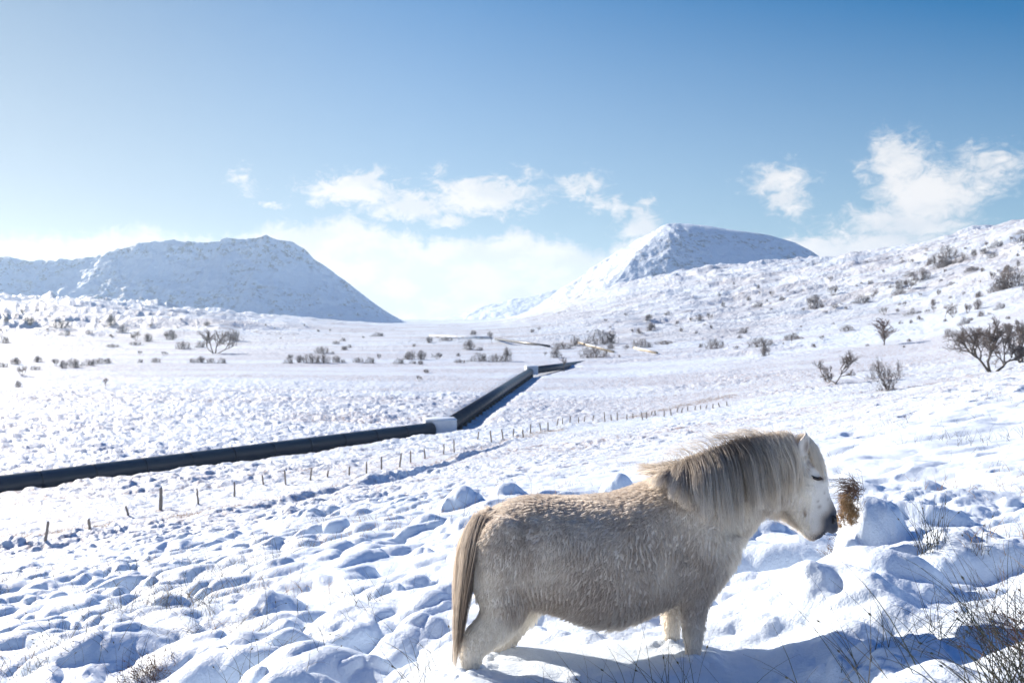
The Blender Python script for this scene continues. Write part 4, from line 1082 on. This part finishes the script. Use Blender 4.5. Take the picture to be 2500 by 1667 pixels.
BUSHES = {
 'left': ('on lower left mountain slopes', [(6, 838, 34, 16), (15, 788, 12, 10), (55, 765, 12, 8), (61, 790, 18, 12), (77, 792, 18, 14), (149, 800, 40, 20), (160, 818, 26, 10), (217, 815, 18, 8), (271, 795, 22, 24), (300, 810, 26, 16), (333, 832, 20, 20), (360, 834, 20, 20), (417, 830, 30, 22), (446, 852, 34, 18),
           (488, 848, 25, 14), (524, 862, 70, 48), (565, 832, 36, 26), (507, 795, 16, 10), (274, 848, 30, 8), (330, 842, 30, 8)]),
 'leftfield': ('along the far left field edge', [(8, 897, 22, 12), (39, 890, 24, 16), (92, 884, 20, 14), (54, 917, 22, 20), (44, 945, 14, 16), (86, 903, 25, 10), (137, 893, 20, 16), (155, 899, 20, 18), (178, 898, 26, 22), (214, 893, 34, 14), (240, 888, 24, 14), (263, 887, 18, 12), (342, 865, 12, 8), (400, 868, 14, 9), (342, 885, 14, 8),
           (380, 885, 22, 12), (473, 885, 18, 10), (491, 885, 22, 14), (515, 886, 20, 12), (541, 887, 22, 12)]),
 'midfield': ('in the valley floor hedge line', [(704, 887, 24, 12), (710, 874, 14, 9), (732, 885, 24, 16), (760, 886, 40, 22), (788, 886, 36, 20), (820, 885, 20, 16), (839, 885, 14, 8), (874, 885, 26, 12), (902, 887, 26, 14), (925, 877, 12, 12), (973, 888, 28, 12), (1003, 878, 30, 20), (1029, 878, 26, 20), (1007, 888, 20, 7), (1026, 890, 14, 10), (1067, 877, 22, 14),
           (1119, 870, 10, 8), (1122, 886, 28, 9), (1168, 882, 44, 18), (1209, 883, 36, 18), (1237, 882, 24, 30)]),
 'notch': ('below the valley notch', [(785, 863, 34, 16), (812, 864, 10, 6), (839, 855, 16, 10), (851, 849, 16, 8), (820, 840, 18, 8), (837, 832, 14, 7), (887, 826, 8, 5), (922, 821, 30, 8), (1012, 846, 9, 7), (1048, 837, 18, 14), (1089, 832, 32, 8), (1146, 854, 28, 22), (1156, 817, 16, 10), (1170, 856, 20, 8), (1202, 841, 12, 28), (1040, 910, 14, 9), (1022, 930, 12, 12)]),
 'mid': ('around the distant pale pipes', [(1313, 810, 6, 10), (1329, 873, 8, 12), (1357, 873, 26, 20), (1370, 852, 50, 16), (1402, 844, 40, 22), (1466, 840, 80, 30), (1449, 873, 70, 26), (1491, 852, 18, 12), (1512, 873, 6, 6), (1528, 855, 12, 12), (1561, 848, 34, 20), (1583, 848, 20, 12), (1621, 841, 45, 9), (1589, 806, 24, 16), (1559, 814, 10, 12), (1585, 782, 18, 12), (1663, 810, 9, 9)]),
 'slope': ('under the right mountain', [(1686, 787, 12, 8), (1707, 782, 20, 12), (1731, 782, 14, 14), (1765, 750, 10, 10), (1712, 848, 10, 10), (1744, 851, 46, 22), (1797, 853, 12, 8), (1813, 814, 26, 12), (1827, 734, 12, 10), (1850, 750, 26, 10), (1885, 723, 14, 12), (1909, 734, 14, 9), (1856, 845, 60, 20), (1867, 869, 26, 26), (1925, 830, 20, 12), (1946, 828, 30, 7), (1932, 839, 18, 24), (1989, 754, 34, 30)]),
 'right': ('on the lower right hillside', [(2015, 762, 12, 4), (2038, 752, 20, 8), (2065, 756, 8, 6), (2066, 808, 34, 14), (2104, 739, 40, 16), (2130, 734, 10, 14), (2158, 769, 18, 16), (2193, 720, 36, 14), (2229, 767, 50, 8), (2281, 765, 12, 16), (2308, 775, 20, 30), (2326, 775, 22, 18), (2362, 766, 20, 22), (2387, 755, 24, 22), (2397, 772, 16, 12), (2441, 755, 26, 14), (2354, 793, 34, 16), (2323, 821, 30, 18), (2349, 821, 14, 14)]),
 'upper': ('high on the right hillside', [(2034, 721, 24, 20), (2127, 693, 16, 9), (2137, 719, 12, 6), (2175, 703, 14, 8), (2196, 703, 18, 18), (2221, 706, 30, 22), (2249, 683, 40, 24), (2219, 673, 25, 9), (2303, 673, 10, 14), (2323, 696, 20, 8), (2350, 726, 8, 12), (2390, 726, 16, 14), (2422, 682, 18, 16), (2438, 711, 50, 26), (2474, 701, 70, 44), (2497, 716, 14, 20)]),
 'top': ('just under the right hillside skyline', [(2284, 643, 34, 20), (2313, 628, 44, 26), (2308, 651, 40, 18), (2347, 638, 30, 18), (2371, 660, 24, 8), (2377, 625, 14, 16), (2403, 620, 18, 12), (2422, 630, 26, 12), (2432, 606, 34, 16), (2467, 596, 12, 16), (2491, 601, 24, 22), (2494, 572, 30, 10), (2462, 665, 14, 16), (2486, 649, 10, 12), (2459, 663, 16, 14), (2374, 663, 34, 10), (2303, 652, 50, 18)]),
}
def build_bushes():
    protos = {}
    for kind in ('dense', 'wide', 'loose', 'tree'):
        for v in range(2):
            V, Fq = shrub_proto(kind, 40 + v + len(kind) * 7)
            me_o = np_mesh('bare_bush', V, Fq, M_TWIG, smooth=False); protos[(kind, v)] = [me_o, False]
    def place(px, py, w, h, name, label, group, i, seed):
        asp = h / w
        kind = 'tree' if asp > 1.3 else 'wide' if asp < .62 else ('dense' if i % 3 else 'loose')
        pr = protos[(kind, (i + seed) % 2)]
        if not pr[1]: o = pr[0]; pr[1] = True
        else: o = pr[0].copy(); COL.objects.link(o)
        o.name = name
        c = hit(px, py, 130); s = c.y / F
        o.location = c - Vector((0, 0, .05)); W_, H_ = w * s * 1.15, h * s * 1.2
        rz = (i * 2.39996 + seed) % 6.28
        if asp < .55: rz = ((i + seed) % 2) * math.pi + .2 * math.sin(i)
        o.scale = (W_, W_ * (1 if asp > .55 else .6), H_); o.rotation_euler = (0, 0, rz)
        tag(o, label, 'bush', group)
    for a, (key, (where, lst)) in enumerate(BUSHES.items()):
        lst = sorted(lst)
        for i, (px, py, w, h) in enumerate(lst):
            size = 'large' if w > 32 else 'small' if w < 15 else 'medium'
            shape = 'upright' if h > w * 1.1 else 'low spreading' if h < w * .5 else 'rounded'
            lab = f'{size} {shape} bare bush, {ordinal(i + 1)} from left {where}'
            place(px, py, w, h, 'bare_bush', lab, 'leafless bushes ' + where, i, a)
    # small scrub dotted over the slopes: nothing in the photo tells one from the next
    rs = np.random.RandomState(5); n = 0
    while n < 95:
        px, py = rs.uniform(1300, 2500), rs.uniform(600, 850)
        top = np.interp(px, [1300, 1500, 1750, 2000, 2250, 2500], [800, 735, 690, 665, 612, 560])
        if py < top or rs.rand() > .35 + .65 * (px - 1300) / 1200: continue
        w = rs.uniform(5, 12)
        place(px, py, w, w * rs.uniform(.5, 1.0), 'scrub_bush', 'tiny dark scrub bush dotted on the snowy right hillside', 'tiny scrub dotted over the right hillside', n, 3); n += 1
    n = 0
    while n < 28:
        px, py = rs.uniform(0, 1000), rs.uniform(760, 830)
        if py < np.interp(px, [0, 500, 1000], [740, 775, 812]): continue
        w = rs.uniform(4, 9)
        place(px, py, w, w * rs.uniform(.4, .8), 'scrub_bush', 'tiny dark scrub bush dotted under the left mountain', 'tiny scrub dotted under the left mountain', n, 4); n += 1
    for k, v in protos.items():
        if not v[1]: bpy.data.objects.remove(v[0])
build_bushes()
def tree(label, px, py, wpx, hpx, dmin, seed, stems_, counts, mat=None, group=None, off=0.0, **kw):
    c = hit(px, py, dmin); s = c.y / F; W_, H_ = wpx * s, hpx * s
    rng = np.random.RandomState(seed)
    lv = fit2(grow2(rng, stems_, counts, **kw), W_, H_)
    root = empty('bare_tree', c - Vector((0, 0, .10))); tag(root, label, 'tree', group)
    V, Fq, o = [], [], 0
    for p, r in lv[:2]:
        v, f = tubes_np(p, r * H_, 6); V.append(v); Fq.append(f + o); o += len(v)
    np_mesh('trunk', np.vstack(V), np.vstack(Fq), M_BARK, root)
    V, Fq, o = [], [], 0
    for p, r in lv[2:]:
        v, f = tubes_np(p, np.maximum(r * H_, .0075), 3); V.append(v); Fq.append(f + o); o += len(v)
    np_mesh('crown', np.vstack(V), np.vstack(Fq), mat or M_TWIG, root, smooth=False)
tree('gnarled bare thorn tree standing alone, left of the wind-bent one', 2042, 938, 84, 84, 85, 1, [((-.03, 0, -.05), (-.25, 0, 1), .5), ((.02, 0, -.05), (.15, .1, 1), .48)], (6, 5, 5, 4), ang=.85, curl=.26)
tree('wind-bent bare thorn tree with a crooked sprawling trunk', 2198, 946, 88, 78, 70, 2, [((0, 0, -.05), (-.9, 0, .55), .62)], (7, 6, 5, 4), ang=.95, curl=.30, up=.16)
tree('largest dense bare thorn tree, on the brow at right', 2420, 908, 140, 132, 75, 3, [((0, 0, -.05), (-.75, 0, .9), .60), ((.02, 0, -.05), (-.2, .2, 1), .62), ((.02, 0, -.05), (.55, -.1, .8), .5)], (7, 6, 6, 4), ang=.85, curl=.26)
tree('bare tree cut by the right edge of the photo', 2492, 885, 95, 105, 78, 4, [((0, 0, -.05), (.2, 0, 1), .55), ((0, 0, -.05), (-.4, .1, 1), .5)], (6, 6, 5, 4), ang=.8, curl=.24)
tree('tall reddish birch with a fine fan-shaped crown', 2158, 843, 54, 68, 130, 5, [((0, 0, -.05), (0, 0, 1), .9)], (22, 6, 5, 3), M_TWIG_RED, ang=.70, curl=.09, ratio=.40, up=.03, start=.18)
tree('thin bare sapling in front of the sinking pipe', 1377, 907, 20, 44, 120, 6, [((0, 0, -.05), (0, 0, 1), .8)], (10, 5, 4), M_TWIG_RED, ang=.5, curl=.12, ratio=.42)
tree('slender lone sapling on the open field at left', 255, 948, 16, 28, 100, 7, [((0, 0, -.05), (0, 0, 1), .6)], (10, 5, 4), M_TWIG_RED, ang=.5, curl=.14, ratio=.5)

# ================================================================== grasses and rushes
def grass_mat(name, c1, c2, trans=.3):
    m, t = new_mat(name)
    r = t.n('ShaderNodeNewGeometry').outputs['Random Per Island']
    col = t.mix(r, c1, c2)
    p = t.n('ShaderNodeBsdfPrincipled', ins={'Base Color': col, 'Roughness': .6})
    tr = t.n('ShaderNodeBsdfTranslucent', ins={0: col})
    finish(t, t.n('ShaderNodeMixShader', ins={0: trans, 1: p.outputs[0], 2: tr.outputs[0]}).outputs[0]); return m
M_RUSH = grass_mat('rush_stems', (.035, .050, .032), (.13, .105, .07), .15)
M_STRAW = grass_mat('dry_straw', (.40, .26, .13), (.68, .49, .27), .45)
M_BROWN = grass_mat('brown_stems', (.12, .065, .045), (.24, .15, .10), .25)
def stems(base, direction, length, rad, bend, rng, k=7, droop=.15, jitter=.0):
    """arrays -> (n,k,3),(n,k)"""
    n = len(base); d = direction / np.linalg.norm(direction, axis=1)[:, None]
    P_ = np.zeros((n, k, 3)); P_[:, 0] = base; cur = base.copy()
    for i in range(1, k):
        d = d + bend / (k - 1) + np.array([0, 0, -droop]) * (i / k) ** 1.5 + rng.randn(n, 3) * jitter
        d /= np.linalg.norm(d, axis=1)[:, None]
        cur = cur + d * (length / (k - 1))[:, None]; P_[:, i] = cur
    tt = np.linspace(0, 1, k)[None]
    return P_, rad[:, None] * (1 - .85 * tt ** 1.3)
def tuft(name, label, cat, px, py, n, h, spread_px, lean, mat, seed, group=None, rad=.0016, fan=.45, d=None, droop=.12, rootr=.05, seeds=0.2):
    rng = np.random.RandomState(seed)
    c = hit(px, py, 2.2) if d is None else P(px, py, d)
    if d is not None: c.z = gz(c.x, c.y)
    s = c.y / F
    base = np.zeros((n, 3)); base[:, 0] = rng.randn(n) * rootr; base[:, 1] = rng.randn(n) * rootr * .8
    gzs = gh(base[:, 0] + c.x, base[:, 1] + c.y) - c.z; base[:, 2] = gzs - .03
    D = np.stack([rng.randn(n) * fan + lean, rng.randn(n) * fan * .8, np.ones(n)], -1)
    L = h * (.35 + .75 * rng.rand(n) ** .8)
    bend = np.stack([rng.randn(n) * .35 + lean * .5, rng.randn(n) * .3, np.zeros(n)], -1)
    P_, R_ = stems(base, D, L, rad * (.6 + .7 * rng.rand(n)), bend, rng, 8, droop, .03)
    V, Fq = tubes_np(P_, np.maximum(R_, .0003), 3)
    # small seed heads on some rush stems
    m = int(n * seeds)
    if m:
        q = P_[:m, 5]; dd = P_[:m, 6] - P_[:m, 5]; dd /= np.linalg.norm(dd, axis=1)[:, None] + 1e-9
        SP_ = np.stack([q, q + dd * .007, q + dd * .014], 1); v2, f2 = tubes_np(SP_, np.tile([.0012, .0040, .0012], (m, 1)), 5)
        Fq = np.vstack([Fq, f2 + len(V)]); V = np.vstack([V, v2])
    o = np_mesh(name, V, Fq, mat, smooth=True, loc=c); tag(o, label, cat, group)
    return o
RG = 'rush clumps in the foreground snow'
tuft('rush_clump', 'large green rush clump filling the bottom right corner', 'rush clump', 2490, 1720, 95, .52, 0, -.30, M_RUSH, 1, RG, .0019, .45, d=2.9, rootr=.07)
tuft('rush_clump', 'upright green rush clump right of the muzzle in sunlit snow', 'rush clump', 2275, 1340, 46, .36, 0, -.02, M_RUSH, 2, RG, .0018, .22, rootr=.03)
tuft('rush_clump', 'small rush clump far right beyond the upright one', 'rush clump', 2390, 1350, 22, .22, 0, .05, M_RUSH, 3, RG, .0016, .30, rootr=.03)
tuft('rush_clump', 'sparse tall rush stems beside the front hooves', 'rush clump', 1650, 1665, 26, .42, 0, -.2, M_RUSH, 4, RG, .0017, .55, d=3.75, rootr=.12)
tuft('rush_clump', 'sparse rush stems between the pony front legs and bottom edge', 'rush clump', 1500, 1670, 26, .34, 0, -.5, M_RUSH, 5, RG, .0017, .50, d=3.8, rootr=.12)
tuft('rush_clump', 'long dark rush stems crossing the blue shadow, lower right', 'rush clump', 2130, 1680, 18, .50, 0, -.35, M_RUSH, 6, RG, .0022, .45, d=3.2, rootr=.14)
tuft('rush_clump', 'thin rush stems leaning over the tail side of the hind legs', 'rush clump', 1030, 1640, 14, .30, 0, -.3, M_RUSH, 7, RG, .0015, .4, rootr=.08)
tuft('rush_clump', 'bent rush stems lying over a snow hummock, left of centre', 'rush clump', 480, 1540, 60, .42, 0, .5, M_RUSH, 8, RG, .0014, .75, droop=.35, rootr=.16)
tuft('rush_clump', 'fine dark rush clump at the lower left edge', 'rush clump', 150, 1600, 70, .40, 0, -.2, M_RUSH, 9, RG, .0014, .65, droop=.25, rootr=.20)
tuft('rush_clump', 'scattered rush stems on the hummock above the brown heather', 'rush clump', 330, 1500, 50, .38, 0, .3, M_RUSH, 10, RG, .0013, .75, droop=.3, rootr=.22)
tuft('rush_clump', 'loose rush stems halfway between heather and pony', 'rush clump', 640, 1620, 40, .34, 0, .25, M_RUSH, 11, RG, .0013, .6, droop=.25, rootr=.20)
tuft('rush_clump', 'faint rush stems on the snow left of the tail', 'rush clump', 860, 1560, 40, .32, 0, -.3, M_RUSH, 12, RG, .0012, .6, droop=.25, rootr=.25)
tuft('heather_clump', 'brown heather clump poking through snow at the bottom left', 'heather', 365, 1662, 220, .20, 0, -.25, M_BROWN, 13, 'heather', .0014, .75, droop=.2, rootr=.07)
tuft('heather_clump', 'reddish twiggy heather at the right edge above the rushes', 'heather', 2560, 1600, 130, .34, 0, -.6, M_BROWN, 14, 'heather', .0016, .55, d=3.3, droop=.1, rootr=.07)
tuft('grass_tussock', 'short brown grass in the snow right of the forehead', 'grass tussock', 2052, 1165, 90, .14, 0, -.35, M_BROWN, 15, 'grass tussocks beside the head', .0016, .55, d=6.0, droop=.35, rootr=.05)
tuft('grass_tussock', 'wispy dark grass on top of the snowy mound right of the head', 'grass tussock', 2110, 1165, 60, .16, 0, -.1, M_RUSH, 16, 'grass tussocks beside the head', .0013, .6, d=6.3, rootr=.09)
def hay_ball():
    rng = np.random.RandomState(77); c = P(2066, 1250, 5.58); n = 1500
    u = rng.randn(n, 3); u /= np.linalg.norm(u, axis=1)[:, None]
    cen_ = np.array([[0, 0, .03], [.02, 0, -.03], [-.012, .01, -.05], [.03, -.01, .01], [-.005, 0, .065], [.012, .01, .0]])[rng.randint(0, 6, n)]
    base = cen_ + u * np.array([.034, .036, .036]) * (.55 + .45 * rng.rand(n, 1)) * (1 + .25 * noise3(u, 2.5, 9)[:, :1])
    base[:, 0] += .012 * np.sign(base[:, 0]) * (base[:, 2] < 0)
    D = np.cross(u, rng.randn(n, 3)) + .5 * u
    L = .012 + .035 * rng.rand(n)
    P_, R_ = stems(base, D, L, .0015 * (.6 + .8 * rng.rand(n)), rng.randn(n, 3) * .8, rng, 6, .2, .12)
    V, Fq = tubes_np(P_, np.maximum(R_, .0004), 3)
    tag(np_mesh('grass_tussock', V, Fq, M_STRAW, loc=c), 'golden brown ball of dead grass right beside the muzzle', 'grass tussock', 'grass tussocks beside the head')
hay_ball()
def bent_tussock():
    rng = np.random.RandomState(78); c = P(2088, 1195, 5.62); n = 260
    base = rng.randn(n, 3) * np.array([.022, .03, .03]) + np.array([0, 0, -.01])
    D = np.stack([-.9 + rng.randn(n) * .45, rng.randn(n) * .3, .25 + rng.randn(n) * .55], -1)
    P_, R_ = stems(base, D, .05 + .11 * rng.rand(n), .0014 * (.6 + .7 * rng.rand(n)), rng.randn(n, 3) * .5, rng, 7, .35, .06)
    V, Fq = tubes_np(P_, np.maximum(R_, .0004), 3)
    tag(np_mesh('grass_tussock', V, Fq, M_BROWN, loc=c), 'brown grass stems spilling left off the snowy mound, above the golden ball', 'grass tussock', 'grass tussocks beside the head')
bent_tussock()
def scatter_grass():
    """fine stems nobody could count"""
    rng = np.random.RandomState(9)
    # near slope: thin stems in loose patches
    n = 17000; px = rng.uniform(-150, 2650, n); d = np.exp(rng.uniform(math.log(3.3), math.log(26), n))
    x = (px - 1250) / F * d
    m = fbm(x * .8, d * .8, 3, 700) + .5 * fbm(x * 3, d * 3, 2, 702)
    keep = (m > .12 + .25 * rng.rand(n) + .35 * ((px > 1600) & (d < 9)) + .12 * (px > 1150)) & ~((abs(x - .4) < .75) & (abs(d - 4.3) < .5)); x, d = x[keep], d[keep]; n = len(x)
    base = np.stack([x, d, gh(x, d) - .02], -1)
    D = np.stack([rng.randn(n) * .5, rng.randn(n) * .4, np.ones(n)], -1); L = .10 + .22 * rng.rand(n)
    P_, R_ = stems(base, D, L, (.0009 + .0009 * rng.rand(n)) * (1 + d * .05), rng.randn(n, 3) * np.array([.5, .4, 0]), rng, 6, .2, .03)
    V, Fq = tubes_np(P_, np.maximum(R_, .0003), 3)
    tag(np_mesh('grass', V, Fq, M_RUSH), kind='stuff')
    # straw-coloured grass: near wisps, along the fence, along the pipe, over the field
    B, H, RR = [], [], []
    def add(x, y, h, r):
        B.append(np.stack([x, y, gh(x, y) - .02], -1)); H.append(h); RR.append(r)
    n = 6500; px = rng.uniform(-150, 2650, n); d = np.exp(rng.uniform(math.log(4.5), math.log(34), n)); x = (px - 1250) / F * d
    k = fbm(x * .45, d * .45, 3, 710) > .22; x, d = x[k], d[k]; add(x, d, .08 + .14 * rng.rand(len(x)), .0013 + d * .00012)
    n = 9000; x = rng.uniform(-22, 26, n); fy = np.interp(x, [-40, -15, -10, -5, 0, 8, 18, 30, 60], [30, 34, 37.5, 46, 76, 92, 108, 118, 130]); y = fy + rng.randn(n) * 1.6 + 1
    k = fbm(x * .5, y * .3, 3, 715) > -.1; x, y = x[k], y[k]; add(x, y, .10 + .2 * rng.rand(len(x)), .006 + 0 * x)
    for a, b, cnt in ((p1 + (p0 - p1) / 2.2, p1, 5000), (q0, q1, 900)):
        t = rng.rand(cnt); dv = (b - a); nx, ny = dv.y, -dv.x; l = math.hypot(nx, ny)
        off = 1.0 + abs(rng.randn(cnt)) * .7
        add(a.x + dv.x * t + nx / l * off, a.y + dv.y * t + ny / l * off, .12 + .30 * rng.rand(cnt) ** 2, np.full(cnt, .007))
    n = 60000; px = rng.uniform(-100, 2600, n); d = np.exp(rng.uniform(math.log(62), math.log(240), n)); x = (px - 1250) / F * d
    k = (fbm(x / 30, d / 12, 4, 720) + .5 * fbm(x / 3, d / 3, 3, 722) > .16) & (fence_depth(x, d) > 1); x, d = x[k], d[k]; add(x, d, .10 + .14 * rng.rand(len(x)), .006 + d * .00005)
    base = np.vstack(B); n = len(base); L = np.concatenate(H); r = np.concatenate(RR)
    D = np.stack([rng.randn(n) * .5, rng.randn(n) * .5, np.ones(n)], -1)
    P_, R_ = stems(base, D, L, r, rng.randn(n, 3) * np.array([.6, .5, 0]), rng, 4, .3, .05)
    V, Fq = tubes_np(P_, R_, 3)
    tag(np_mesh('dry_grass', V, Fq, M_STRAW), kind='stuff')
scatter_grass()
